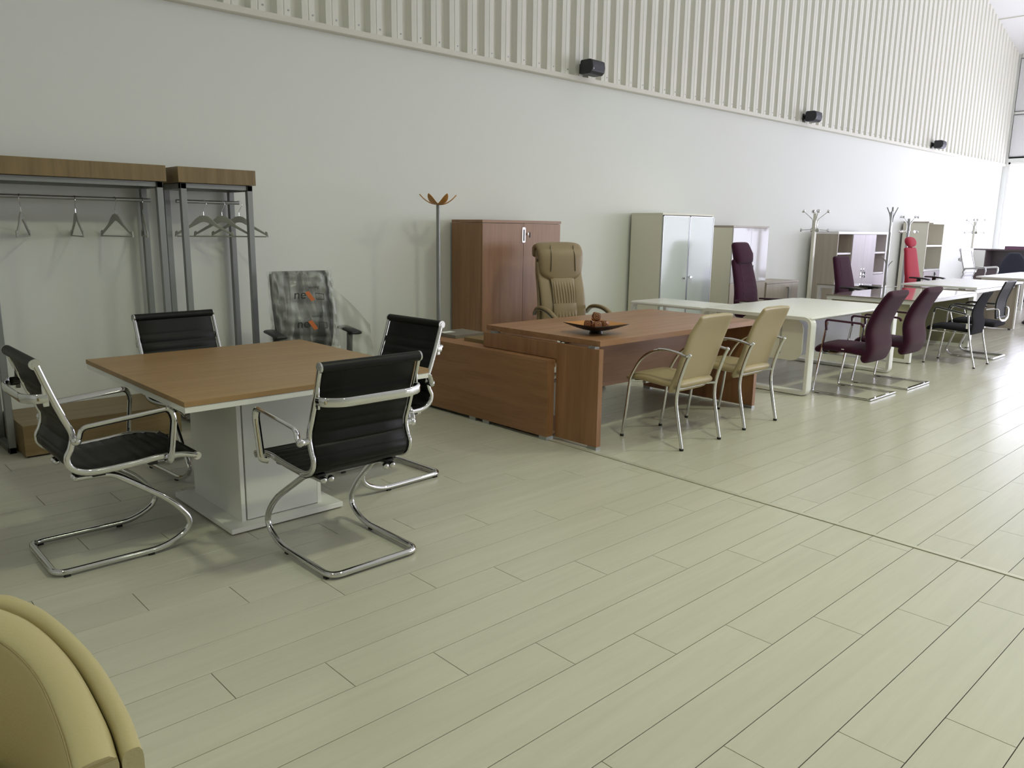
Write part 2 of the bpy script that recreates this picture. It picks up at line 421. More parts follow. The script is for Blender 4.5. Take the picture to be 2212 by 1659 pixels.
# ------------------------------------------------------------------ loudspeakers on the sill
def speaker(px, y, z, rz, label, first=[None]):
    if first[0]: return dup(first[0], (px, y, z), rz, label)
    t = thing('wall_speaker', label, 'speaker', (px, y, z), rz, 'small loudspeakers on the cladding sill')
    first[0] = t
    # local: +y looks into the room (away from the wall is -y world, so rz turns it)
    prof = [(-.075, -.06), (-.06, -.075), (.055, -.075), (.085, -.05), (.095, 0), (.085, .06), (.055, .075), (-.06, .075), (-.075, .06)]
    MB().prism([(a, b) for a, b in prof], 'x', -.115, .115).build('cabinet', mat('speaker_body', (.018, .018, .022), .5), t, bevel=.006)
    MB().prism([(.055, -.066), (.086, -.046), (.098, 0), (.088, .052), (.055, .067)], 'x', -.105, .105).build('grille', mat('speaker_grille', (.035, .035, .045), .55, bump=.8, bscale=900), t, bevel=.002)
    MB().box(-.02, .02, -.13, -.07, -.03, .03).box(-.05, .05, -.15, -.128, -.05, .05).build('wall_bracket', M_bplas, t, bevel=.003)
    pipe(spline([(-.03, -.08, .05), (-.06, -.11, .065), (-.07, -.13, .03)]), .004).build('cable', M_bplas, t)
    B(.085, .095, .094, .098, -.035, -.02).build('badge', M_satin, t)
    return t
speaker(6.84, 6.06, 3.215, 183, 'black wall loudspeaker nearest the camera, above the brown cupboards')
speaker(11.95, 6.06, 3.215, 183, 'black wall loudspeaker in the middle of the sill, above the white coat stand')
speaker(17.25, 6.06, 3.215, 183, 'smallest, farthest black loudspeaker on the sill near the bright end')

# ------------------------------------------------------------------ coat racks
def hanger_mesh():
    th = .011
    up = [(-.215, -.115), (-.21, -.075), (-.195, -.066), (-.188, -.078), (-.178, -.070), (-.10, -.022), (-.06, .02), (-.03, .042), (0, .048)]
    lo = [(0, .0), (-.02, -.003), (-.195, -.098)]
    poly = up + [(-a, b) for a, b in up[-2::-1]] + [(-a, b) for a, b in lo[::-1]] + lo[1:]
    m = MB(); m.prism(poly, 'y', -th/2, th/2); return m
hang0 = None
def hanger(x, y, zrod, ang, label, grp):
    """ang: world angle of the hanger's +x arm"""
    global hang0
    if hang0: 
        o = dup(hang0, (x, y, zrod), ang, label); o['group'] = grp; return o
    t = thing('coat_hanger', label, 'hanger', (x, y, zrod), ang, grp)
    b = hanger_mesh().build('shoulder_bar', M_hang, t, bevel=.003); b.location = (0, 0, -.135)
    b2 = MB().tube([(-.20, 0, -.243), (.20, 0, -.243)], .005, n=8).build('trouser_bar', M_hang, t)
    hk = [(0, 0, -.09), (0, 0, -.055), (.012, 0, -.035), (.028, 0, -.012), (.030, 0, .004), (.020, 0, .022), (0, 0, .028), (-.018, 0, .020), (-.025, 0, .006)]
    pipe(spline([(p[0]*.8, p[1], p[2]) for p in hk], 4), .0022, n=6, up=(0, 1, 0)).build('hook', M_chrome, t)
    hang0 = t; return t
def rack(x0, x1, label, plat=True):
    t = thing('coat_rack', label, 'coat rack', ((x0+x1)/2, 6.03, 0), 0, None)
    cx = (x0+x1)/2; w = (x1-x0)/2; P = .042; py0, py1 = 5.845-6.03, 6.225-6.03
    B(-w, w, py0-.02, py1, 1.782, 1.892).build('top_shelf', wo('Z'), t, bevel=.002)
    for s_, nm in ((-1, 'side_frame'), (1, 'side_frame')):
        xx = s_*(w-.02-P/2)
        m = MB().box(xx-P/2, xx+P/2, py0, py0+P, 0, 1.78).box(xx-P/2, xx+P/2, py1-P-.01, py1-.01, 0, 1.78).box(xx-P/2, xx+P/2, py0, py1-.01, 1.738, 1.78).box(xx-P/2, xx+P/2, py0, py1-.01, 0, P)
        m.build(nm, M_greyp, t, bevel=.003)
    B(-w+.062, w-.062, py1-P-.01, py1-.01, 1.738, 1.78).build('top_rail', M_greyp, t, bevel=.002)
    B(-w+.062, w-.062, py0+.01, py0+.04, 1.745, 1.78).build('top_rail', M_greyp, t, bevel=.002)
    MB().cyl((-w+.05, 0, 1.655), (w-.05, 0, 1.655), .0135).build('hanging_rod', M_satin, t)
    B(-w+.074, w-.074, 5.665-6.03, 6.235-6.03, .012, .214).build('base_box', wo('X'), t, bevel=.002)
    MB().box(-w+.09, w-.09, 5.69-6.03, 6.2-6.03, 0, .012).build('plinth', M_bplas, t)
    return t
rack(.985, 2.122, 'wide coat rack, wood top shelf and low wood box, four twisted hangers')
rack(2.205, 2.785, 'narrow coat rack beside the wide one, three hangers facing forward')
rack(-.32, .905, 'coat rack at the left edge, only its box corner seen')
def hg(x, dlt, lab, grp, wide=False):
    az = math.atan2(x, 6.03)
    # near end on the right of the line of sight by dlt degrees
    v = V((-sin(az), -cos(az))); r = V((cos(az), -sin(az)))
    d = v*cos(rad(dlt)) + r*sin(rad(dlt))
    hanger(x, 6.03, 1.655+.0135-.025, math.degrees(math.atan2(d.y, d.x)), lab, grp)
G1, G2 = 'hangers on the wide coat rack', 'hangers on the narrow coat rack'
hg(1.253, -10, 'hanger on wide rack, leftmost, nearly edge on', G1)
hg(1.576, 10, 'hanger on wide rack, second from the left, narrow V', G1)
hg(1.828, 28, 'hanger on wide rack turned widest, third from left', G1)
hg(2.017, 5, 'hanger on wide rack next to its right post', G1)
hg(2.453, 80, 'hanger on narrow rack, leftmost and in front', G2)
hg(2.595, 80, 'middle hanger of the narrow rack', G2)
hg(2.731, 80, 'hanger on narrow rack, rightmost, crossing the post', G2)

# ------------------------------------------------------------------ meeting table
t = thing('meeting_table', 'square meeting table, walnut top with white edge band on a white column', 'table', (1.885, 4.065, 0))
B(-.655, .655, -.71, .71, .722, .746).build('tabletop', wt('X'), t, bevel=.001)
B(-.652, .652, -.707, .707, .694, .7215).build('white_under_band', M_white, t, bevel=.001)
cx0, cx1, cy0, cy1 = 1.578-1.885, 2.00-1.885, 3.635-4.065, 4.23-4.065
B(cx0+.004, cx1, cy0+.02, cy1-.02, .034, .692).build('column_body', M_white, t, bevel=.0015)
B(cx0, cx0+.022, cy0, cy1, .034, .690).build('column_side', M_white, t, bevel=.001)
B(cx0+.03, cx1-.002, cy0-.001, cy0+.018, .038, .688).build('column_door', mat('column_door_white', (.74, .75, .72), .35), t, bevel=.001)
B(cx1-.0, cx1+.022, cy0, cy1, .034, .690).build('column_side', M_white, t, bevel=.001)
B(1.494-1.885, 2.112-1.885, 3.565-4.065, 4.30-4.065, .008, .034).build('base_plate', M_white, t, bevel=.0015)
MB().box(-.36, .20, -.47, .2, 0, .008).build('plinth_feet', M_bplas, t)

# ------------------------------------------------------------------ black ribbed cantilever chairs
SLP = [(-.246, .925), (-.205, .80), (-.168, .70), (-.140, .625), (-.150, .565), (-.168, .525), (-.160, .485), (-.120, .455), (-.05, .444), (.10, .450), (.22, .460), (.31, .452), (.368, .436)]
def offs(path, d):
    out = []
    for i, p in enumerate(path):
        a = path[max(i-1, 0)]; b = path[min(i+1, len(path)-1)]; t = V((b[0]-a[0], b[1]-a[1])).normalized()
        out.append((p[0] - t.y*d, p[1] + t.x*d))
    return out
def ribchair(label, loc, rz, leather=M_black, grp='black meeting chairs round the square table'):
    t = thing('meeting_chair', label, 'chair', loc, rz, grp)
    sp = [(p.x, p.y) for p in spline([(a, b, 0) for a, b in SLP], 14)]
    n = len(sp); L = [0]
    for i in range(1, n): L.append(L[-1] + math.hypot(sp[i][0]-sp[i-1][0], sp[i][1]-sp[i-1][1]))
    tot = L[-1]; hw = .232
    def rib(s_): 
        k = (s_ % .052)/.052; return .0085*(abs(sin(pi*k))**.4) if .10 < s_ < tot-.04 else .0055
    m = MB(); top = []; bot = []
    for i, p in enumerate(sp):
        a = sp[max(i-1, 0)]; b = sp[min(i+1, n-1)]; tg = V((b[0]-a[0], b[1]-a[1])).normalized(); nx, ny = -tg.y, tg.x
        d = rib(L[i]); top.append((p[0]-nx*d*-1, p[1]+ny*d)); bot.append((p[0]-nx*d, p[1]-ny*d))
    R = []
    for i in range(n):
        q, w = top[i], bot[i]; row = []
        for x_ in (-hw, -hw*.97, -hw*.5, 0, hw*.5, hw*.97, hw):
            k = .25 if abs(x_) == hw else 1
            row.append((x_, (q[0]+w[0])/2+(q[0]-w[0])/2*k, (q[1]+w[1])/2+(q[1]-w[1])/2*k))
        for x_ in (hw, hw*.97, hw*.5, 0, -hw*.5, -hw*.97, -hw):
            k = .25 if abs(x_) == hw else 1
            row.append((x_, (q[0]+w[0])/2-(q[0]-w[0])/2*k, (q[1]+w[1])/2-(q[1]-w[1])/2*k))
        R.append(row)
    m.rings(R); m.build('sling', leather, t, ang=80)
    MB().cyl((-.245, -.250, .932), (.245, -.250, .932), .0225, 20).build('roll', leather, t); MB().cyl((-.235, .372, .434), (.235, .372, .434), .0175, 20).build('roll', leather, t)
    for s_ in (-1, 1):
        X = s_*.247
        rp = [(X, a, b) for a, b in [(p.x, p.y) for p in spline([(a, b, 0) for a, b in SLP], 6)]]
        MB().tube(rp, .009, .0135, n=12, exp=3, up=(1, 0, 0), fixed=True).build('side_rail', M_chrome, t)
        MB().cyl((s_*.243, -.250, .932), (s_*.252, -.250, .932), .0225, 20).cyl((s_*.250, -.250, .932), (s_*.255, -.250, .932), .012, 14).build('end_cap', M_chrome, t)
        MB().cyl((s_*.233, .372, .434), (s_*.252, .372, .434), .0185, 20).cyl((s_*.250, .372, .434), (s_*.255, .372, .434), .008, 14).build('end_cap', M_chrome, t)
        # armrest loop
        A = s_*.292
        ap = fillet([(s_*.262, -.137, .60), (A, -.128, .605), (A, -.115, .655), (A, .245, .685), (A, .262, .640), (s_*.285, .238, .445), (s_*.255, .232, .436)], [0, .03, .045, .06, .04, .02, 0], 7)
        MB().tube(ap, .0175, .0095, n=12, exp=2.4, up=(1, 0, 0)).build('armrest', M_chrome, t)
        MB().cyl((s_*.245, -.137, .602), (s_*.288, -.137, .602), .016, 16).ball((s_*.285, -.137, .602), .021, 12).build('arm_bracket', M_chrome, t)
        # lower leg tube ends under the seat
        MB().ball((s_*.178, -.125, .412), .0165, 12).ball((s_*.178-s_*.035, -.125, .412), .0165, 12).build('cap_nut', M_chrome, t)
        B(s_*.178-.020, s_*.178+.020, -.115, .10, .424, .438).build('mount_plate', M_bplas, t, bevel=.003)
    MB().box(-.236, .236, -.075, -.02, .418, .438).box(-.236, .236, .16, .20, .424, .442).build('cross_beam', M_bplas, t, bevel=.004)
    lb = fillet([(-.247, -.215, .79), (-.244, -.262, .79), (-.17, -.295, .785), (.17, -.295, .785), (.244, -.262, .79), (.247, -.215, .79)], [0, .03, .06, .06, .03, 0], 6)
    MB().tube(lb, .020, .008, n=12, exp=2.6, up=(0, 0, 1)).build('back_bar', M_chrome, t)
    for s_ in (-1, 1): B(s_*.247-.005, s_*.247+.005, -.235, -.212, .755, .855).build('bar_plate', M_chrome, t, bevel=.003)
    # cantilever base, one bent tube
    z = .021; hw2 = .228; bw = .178
    half = [(bw, -.125, .412), (bw, .015, .408), (hw2, .255, .235), (hw2+.002, .35, .10), (hw2, .215, z), (hw2, -.25, z)]
    P = fillet([(-a, b, c) for a, b, c in half] [:5] + [(-hw2, -.25, z), (hw2, -.25, z)] + [(a, b, c) for a, b, c in half[::-1]][1:], [0, .05, .09, .12, .12, .06, .06, .12, .12, .09, .05, 0], 8)
    MB().tube(P, .0145, n=14, up=(1, 0, 0)).build('base_tube', M_chrome, t)
    for X in (-hw2, hw2):
        for q0 in (.13, -.22): B(X-.008, X+.008, q0, q0+.025, 0, .010).build('glide', M_rub, t)
    return t
ribchair('black ribbed chair at the left end of the square table, its side to the camera', (.985, 3.83, 0), -90)
c0 = bpy.data.objects['meeting_chair']
dup(c0, (1.825, 3.06, 0), 0, 'black ribbed chair in front of the square table, its back to the camera')
dup(c0, (2.59, 3.875, 0), 93, 'black ribbed chair on the right side of the square table, behind the desktop corner')
dup(c0, (1.835, 4.77, 0), 184, 'black ribbed chair behind the square table, facing the camera')

# ------------------------------------------------------------------ brown executive desk and return
t = thing('executive_desk', 'large walnut executive desk with thick panels, bowl on its top', 'desk', (5.06, 3.98, 0))
X0, X1, Y0, Y1 = 4.03-5.06, 6.10-5.06, 3.42-3.98, 4.58-3.98
B(X0, X1, Y0, Y1, .715, .753).build('desktop', wb('X'), t, bevel=.001)
lp = 4.0-5.06
MB().prism([(Y0-.02, .022), (-.185, .022), (-.185, .588), (Y1, .588), (Y1, .700), (Y0-.02, .700)], 'x', lp, lp+.045).build('side_panel', wb('Z'), t, bevel=.001)
B(6.06-5.06-.04, 6.06-5.06+.005, Y0-.03, Y1-.03, .022, .700).build('side_panel', wb('Z'), t, bevel=.001)
B(lp+.046, 6.06-5.06-.041, -.23, -.21, .335, .700).build('modesty_panel', wb('X'), t, bevel=.001)
for (a, b, c, d) in ((lp, lp+.045, Y0+.02, Y0+.08), (lp, lp+.045, Y1-.14, Y1-.08), (.96, 1.005, Y0+.02, Y0+.08), (.96, 1.005, Y1-.14, Y1-.08)):
    B(a, b, c, d, .700, .715).build('spacer', M_satin, t, smooth=False)
for (a, c, d) in ((lp, Y0-.02, Y0+.06), (.96, Y0-.03, Y0+.05), (.96, Y1-.11, Y1-.03)):
    B(a-.001, a+.046, c, d, 0, .022).build('foot', M_satin, t, smooth=False)
B(.962, 1.003, Y0+.05, Y1-.11, .016, .022).build('bottom_edge', M_white, t, smooth=False)
t = thing('desk_return', 'low walnut return cabinet running back from the desk to the wall', 'cabinet', (4.15, 4.7, 0))
a0, a1, b0, b1 = 3.925-4.15, 4.40-4.15, 3.805-4.7, 5.47-4.7
B(a0+.0, a1, b0, b1, .558, .584).build('top_panel', wb('Y'), t, bevel=.001)
B(a0, a0+.024, b0, b1, .026, .5575).build('back_panel', wb('Y'), t, bevel=.001)
B(a0+.025, 3.995-4.15, b0+.001, b0+.025, .026, .5575).build('end_panel', wb('Z'), t, bevel=.001)
B(a0+.025, a1-.02, b1-.025, b1, .026, .5575).build('end_panel', wb('Z'), t, bevel=.001)
B(a0+.025, a1-.02, b0+.03, b1-.03, .03, .05).build('bottom_panel', wb('Y'), t)
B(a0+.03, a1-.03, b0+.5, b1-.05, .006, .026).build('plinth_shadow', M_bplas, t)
for a, c in ((a0, b0), (a0, b0+.62), (a0, b0+.78), (a0, b1-.1)): B(a, a+.07, c, c+.075, 0, .026).build('foot', M_satin, t, smooth=False)
t = tag(B(4.10, 4.43, 5.05, 5.36, .584, .612).build('sample_board', M_greylam, bevel=.001), 'dark grey laminate sample board on the low walnut return', 'sample board', 'laminate sample boards on the return')
B(4.12, 4.24, 5.22, 5.30, .6121, .6128).build('sticker', M_paper, t)
tag(B(4.095, 4.42, 4.60, 4.93, .584, .612).build('sample_board', wo('Y'), bevel=.001), 'oak laminate sample board lying next to the desktop', 'sample board', 'laminate sample boards on the return')

# bowl and carved ornaments
t = thing('square_bowl', 'square dark bowl with amber inside and pointed corners, on the walnut desk', 'bowl', (4.33, 3.72, .753), -6)
def bowl(off):
    def f(u, v):
        x_, y_ = (u*2-1), (v*2-1); r2 = max(abs(x_), abs(y_)); rr = math.hypot(x_, y_)
        return (x_*.168*(1-.06*(1-r2)), y_*.168*(1-.06*(1-r2)), .016 + off + .052*r2**1.7 + .006*max(0, rr-.6))
    return f
MB().grid(bowl(0), 20, 20).build('shell', M_bowlo, t, ang=80, solid=.004)
MB().grid(lambda u, v: V(bowl(.0035)(u, v))*1 , 20, 20).build('inside', M_bowli, t, ang=80)
MB().lathe([(.045, 0), (.05, .0), (.042, .018), (.02, .022)]).build('foot_ring', M_bowlo, t)
def orn_mat():
    m = bpy.data.materials.new('carved_red_gold'); m.use_nodes = True; nt = m.node_tree; b = nt.nodes['Principled BSDF']; b.inputs['Roughness'].default_value = .5
    tc = nn(nt, 'ShaderNodeTexCoord'); wv = nn(nt, 'ShaderNodeTexWave', Scale=22.0, Distortion=9.0, Detail=1.0); wv.wave_type = 'RINGS'
    rp = nn(nt, 'ShaderNodeValToRGB'); rp.color_ramp.elements[0].color = (.10, .022, .014, 1); rp.color_ramp.elements[1].color = (.36, .17, .07, 1); rp.color_ramp.elements[0].position = .45; rp.color_ramp.elements[1].position = .62
    L = nt.links.new; L(tc.outputs['Object'], wv.inputs['Vector']); L(wv.outputs['Fac'], rp.inputs[0]); L(rp.outputs[0], b.inputs['Base Color'])
    bp = nn(nt, 'ShaderNodeBump', Strength=.6, Distance=.004); L(wv.outputs['Fac'], bp.inputs['Height']); L(bp.outputs[0], b.inputs['Normal']); return m
M_orn = orn_mat()
def cubeball(r):
    m = MB(); n = 20; k = 11
    def q(th, ph):
        d = V((sin(ph)*cos(th), sin(ph)*sin(th), cos(ph))); e = 5
        s_ = (abs(d.x)**e + abs(d.y)**e + abs(d.z)**e)**(-1/e)
        return d*s_*r*(1-.06*cos(4*th)*sin(ph)**4)
    m.rings([[q(2*pi*j/n, pi*(i+.25)/(k-.5)) for j in range(n)] for i in range(k)]); return m
for dx, dy, dz, rz, lab in ((-.05, .03, .060, 20, 'carved reddish brown ornament at the left in the square bowl'), (.0, -.035, .060, 60, 'carved reddish brown ornament at the front in the square bowl'), (.058, .02, .060, 10, 'carved reddish brown ornament at the right in the square bowl'), (.0, .005, .118, 40, 'carved reddish brown ornament on top of the pile in the square bowl')):
    c, s_ = cos(rad(-45)), sin(rad(-45))
    o = cubeball(.030 if dz < .1 else .032).build('carved_ornament', M_orn, ang=60)
    o.location = (4.33+dx*c-dy*s_, 3.72+dx*s_+dy*c, .753+dz); o.rotation_euler = (.2*(dz > .1), .15, rad(rz)); tag(o, lab, 'ornament', 'carved ornaments in the bowl')

# ------------------------------------------------------------------ cream visitor chairs
def creamchair(label, loc, rz):
    t = thing('visitor_chair', label, 'chair', loc, rz, 'cream leather visitor chairs at the walnut desk')
    seat = [(-.17, .445), (-.05, .443), (.10, .452), (.20, .455), (.245, .440)]
    MB().slab(seat, .43, lambda u: .065-.01*u, exp=5).build('seat', M_creaml, t, ang=70)
    back = [(-.125, .405), (-.165, .50), (-.215, .65), (-.27, .80), (-.325, .915)]
    MB().slab([(p.x, p.y) for p in spline([(a, b, 0) for a, b in back], 5)], lambda u: .44 if u < .8 else .44-.05*(u-.8)/.2, lambda u: .052-.016*u, exp=6, bow=lambda u, xn: -.02*(1-xn*xn)*u).build('backrest', M_creaml, t, ang=70)
    for s_ in (-1, 1):
        X = s_*.235
        rear = spline([(X, -.262, .012), (X, -.225, .18), (X, -.198, .33), (X, -.212, .46), (X, -.255, .60), (X, -.283, .665)], 6)
        MB().tube(rear, .0125, n=12).build('leg', M_chrome, t); MB().cyl((X, -.262, 0), (X, -.262, .016), .015, 12).build('foot_cap', M_rub, t)
        front = spline([(X, .262, .012), (X, .235, .20), (X, .212, .40), (X, .195, .47), (X, .12, .59), (X, .02, .660), (X, -.06, .680)], 6)
        MB().tube(front, .011, n=12).build('leg', M_chrome, t); MB().cyl((X, .262, 0), (X, .262, .016), .014, 12).build('foot_cap', M_rub, t)
        arm = spline([(X, -.03, .682), (X+s_*.008, -.10, .686), (X+s_*.014, -.18, .680), (X+s_*.018, -.25, .668), (X+s_*.018, -.275, .662)], 5)
        MB().tube(arm, .014, .009, n=12).build('armrest', M_chrome, t)
        MB().cyl((X-.004, -.283, .666), (X+s_*.03, -.272, .662), .008, 12).ball((X, -.284, .668), .015).build('arm_joint', M_chrome, t)
        MB().tube([(X, .208, .425), (s_*.17, .15, .425)], .009, n=8).tube([(X, -.205, .415), (s_*.15, -.15, .415)], .009, n=8).build('seat_bracket', M_chrome, t)
    MB().box(-.15, .15, .13, .16, .405, .42).box(-.16, .16, -.16, -.14, .40, .414).build('under_frame', M_satin, t, bevel=.003)
    return t
creamchair('cream leather visitor chair at the walnut desk, nearer the camera', (4.685, 3.275, 0), 0)
dup(bpy.data.objects['visitor_chair'], (5.54, 3.30, 0), 0, 'cream leather visitor chair at the walnut desk, next to the white desk')

# ------------------------------------------------------------------ swivel base shared by office chairs
def star(t, metal, seat_z=.42, a0=18, r=.31):
    for k in range(5):
        a = rad(a0+72*k); d = V((cos(a), sin(a), 0))
        p = [V((0, 0, .115)) + d*.03, V((0, 0, .105)) + d*.16, V((0, 0, .075)) + d*r]
        MB().tube(p, .020, .013, n=10, exp=3, up=(0, 0, 1), radii=[1.25, 1, .75]).build('base_leg', metal, t)
        q = d*r; n_ = V((-d.y, d.x, 0))
        cs = MB()
        for s_ in (-1, 1): cs.cyl(q+n_*s_*.008+V((0, 0, .027)), q+n_*s_*.026+V((0, 0, .027)), .027, 16)
        cs.cyl(q+V((0, 0, .03)), q+V((0, 0, .078)), .006, 8); cs.build('caster', M_bplas, t)
    MB().cyl((0, 0, .085), (0, 0, .20), .028, 16).cyl((0, 0, .20), (0, 0, seat_z-.06), .016, 14).build('gas_column', metal, t)
    MB().box(-.10, .10, -.12, .12, seat_z-.065, seat_z-.03).build('mechanism', M_bplas, t, bevel=.01)

# tan executive chair
t = thing('executive_armchair', 'tall tan leather executive armchair behind the walnut desk', 'chair', (5.51, 5.02, 0), 163)
star(t, M_chrome, .50)
MB().slab([(-.22, .52), (-.1, .52), (.1, .53), (.2, .53), (.26, .51)], .52, .11, exp=4).build('seat', M_tan, t, ang=70)
bk = [(-.20, .52), (-.225, .62), (-.235, .75), (-.27, .90), (-.33, 1.06), (-.35, 1.16), (-.365, 1.27)]
bks = [(p.x, p.y) for p in spline([(a, b, 0) for a, b in bk], 5)]
MB().slab(bks, lambda u: .54-.11*max(0, u-.1), .085, exp=3.6).build('back_shell', M_tan, t, ang=70)
hp = [(p.x, p.y) for p in spline([(a, b, 0) for a, b in ((-.265, 1.09), (-.262, 1.17), (-.275, 1.26), (-.33, 1.325), (-.41, 1.31), (-.425, 1.25))], 5)]
m = MB().slab(hp, lambda u: .455+.03*sin(pi*u), lambda u: .10-.035*u, exp=3.2, n=40)
m.v = [(p[0], p[1], p[2]-.07*max(0, 1-(p[0]/.21)**2)*max(0, min(1, (1.20-p[2])/.12))) for p in [tuple(q) for q in m.v]]
m.build('headrest', M_tan, t, ang=70)
for s_ in (-1, 1):
    m = MB().tube([(s_*(.135-.02*i/len(hp)), a+.052-.020*i/len(hp)*(1 if b < 1.3 else .4), b+(.030 if i > 12 else 0)) for i, (a, b) in enumerate(hp[:14])], .004, n=6); m.build('seam', M_tand, t)
    MB().slab([(a+.048, b) for a, b in bks[2:26]], lambda u: .135, .045, exp=3, xo=s_*.175).build('side_bolster', M_tan, t, ang=70)
    MB().tube([(s_*(.255-.040*i/len(bks)), a+.022, b) for i, (a, b) in enumerate(bks[:-3])], .006, n=8).build('piping', M_tand, t)
def pleat(z0, z1, y0, y1, n, w0, w1, amp):
    def f(u, v):
        x_ = (u*2-1)*(w0+(w1-w0)*v); z_ = z0+(z1-z0)*v; y_ = y0+(y1-y0)*v + .014*sin(pi*v)
        sag = -.035*(1-(u*2-1)**2)*(1-v) if True else 0
        return (x_, y_ + .016*(1-(u*2-1)**4) + amp*cos(2*pi*n*u + 1.4*sin(3*v+u*4))*sin(pi*min(1, v*1.4+.1))**.5, z_+sag)
    return MB().grid(f, 90, 16)
pleat(.80, 1.10, -.165, -.262, 9, .125, .13, .0055).build('ruched_panel', M_tan, t, ang=80)
pleat(.55, .79, -.140, -.165, 8, .135, .125, .006).build('lumbar_panel', M_tan, t, ang=80)
for s_ in (-1, 1):
    ap = spline([(s_*.29, -.235, .70), (s_*.30, -.16, .755), (s_*.31, -.02, .765), (s_*.31, .12, .735), (s_*.30, .24, .665), (s_*.29, .28, .60), (s_*.25, .24, .50)], 6)
    MB().tube(ap, .021, .014, n=12, exp=2.5).build('arm_pad', M_tan, t)
    MB().tube([V(p)+V((0, -.008, -.020)) for p in ap], .019, .006, n=8, exp=3).build('arm_frame', M_satin, t)

# ------------------------------------------------------------------ plum chairs
def execfab(name, label, loc, rz, fab, top=1.13, head=None, armmat=M_bplas, grp=None, ribs=True, hw=.45, armz=0):
    t = thing(name, label, 'chair', loc, rz, grp); star(t, M_chrome if fab != M_red else M_bplas, .47)
    MB().slab([(-.20, .48), (0, .475), (.18, .48), (.24, .465)], .50, .085, exp=4).build('seat', fab, t, ang=70)
    bk = [(-.19, .50), (-.225, .62), (-.235, .75), (-.265, .90), (-.31, top-.05), (-.322, top)]
    b = [(p.x, p.y) for p in spline([(a, c, 0) for a, c in bk], 5)]
    MB().slab(b, lambda u: hw+.03-(.10*u if ribs else .14*u), lambda u: .10-.03*u, exp=4).build('backrest', fab, t, ang=70)
    if ribs:
        def f(u, v):
            k = v*(len(b)-1); i = min(int(k), len(b)-2); q = k-i
            y_ = b[i][0]*(1-q)+b[i+1][0]*q; z_ = b[i][1]*(1-q)+b[i+1][1]*q
            w = hw*.74-.07*v
            e = min(1, 8*u, 8*(1-u), 10*v, 10*(1-v))
            return ((u-.5)*w, y_+.034-.012*v + .012*e + .0035*abs(sin(pi*v*9))**.5*e, z_)
        MB().grid(f, 24, 72).build('quilted_panel', fab, t, ang=80)
    if head == 'block':
        MB().slab([(a, c) for a, c in ((-.30, top+.025), (-.31, top+.09), (-.335, top+.15), (-.355, top+.195))], lambda u: .40-.08*abs(u-.35), lambda u: .11-.02*u, exp=4).build('headrest', fab, t, ang=70)
    if head == 'roll':
        m = MB(); R = []
        for i in range(15):
            u = i/14*2-1; rr = (1-abs(u)**3.2)**.5*.088 if abs(u) < 1 else .01
            rr = max(rr, .012)
            R.append([V((u*.165, -.33+rr*.62*cos(2*pi*j/20)-.25*rr*sin(2*pi*j/20), top+.125+rr*.95*sin(2*pi*j/20))) for j in range(20)])
        m.rings(R).build('headrest', fab, t, ang=70)
        MB().cyl((0, -.33, top-.02), (0, -.325, top+.05), .035, 16).build('headrest_stem', fab, t)
    for s_ in (-1, 1):
        X = s_*.285
        if armmat is M_purpd:
            MB().tube(fillet([(X, -.20, .655), (X, .10, .665)], 0), .022, .011, n=10, exp=3, up=(1, 0, 0)).build('arm_pad', M_purpd, t)
            MB().tube(fillet([(X*.8, -.02, .45), (X, -.02, .47), (X, .04, .645), (X, -.14, .645)], .03), .009, n=8).build('arm_post', M_chrome, t)
        else:
            MB().slab([(-.14, .690+armz), (-.02, .690+armz), (.10, .682+armz), (.16, .672+armz)], .085, .028, exp=2.5, xo=X, n=20).build('arm_pad', M_bplas, t)
            MB().tube([(X, .0, .68+armz), (X*.98, -.01, .56), (X*.9, -.02, .45)], .022, .032, n=10, exp=3).build('arm_post', M_bplas, t)
    return t
execfab('swivel_armchair', 'tall plum swivel armchair with headrest behind the white rounded desk', (8.86, 4.95, 0), 180, M_purp, head='block', armmat=M_purpd, top=1.115, hw=.50)
bpy.data.objects['swivel_armchair'].scale = (1, 1, 1)
execfab('swivel_armchair', 'plum swivel armchair without headrest behind the glass topped desk', (10.97, 4.66, 0), 178, M_purp, hw=.50, armz=.06)
execfab('swivel_armchair', 'tall red swivel armchair with separate round headrest', (14.05, 4.90, 0), 176, M_red, top=1.22, head='roll', ribs=False, hw=.50, armz=.08)
t = tag(MB().obox(Matrix.Translation((8.99, 4.68, .375)) @ Matrix.Rotation(rad(20), 4, 'Z') @ Matrix.Rotation(rad(28), 4, 'Y'), (.004), .17, .20).build('hang_tag', M_card), 'grey card tag hanging below the plum headrest chair arm', 'tag')

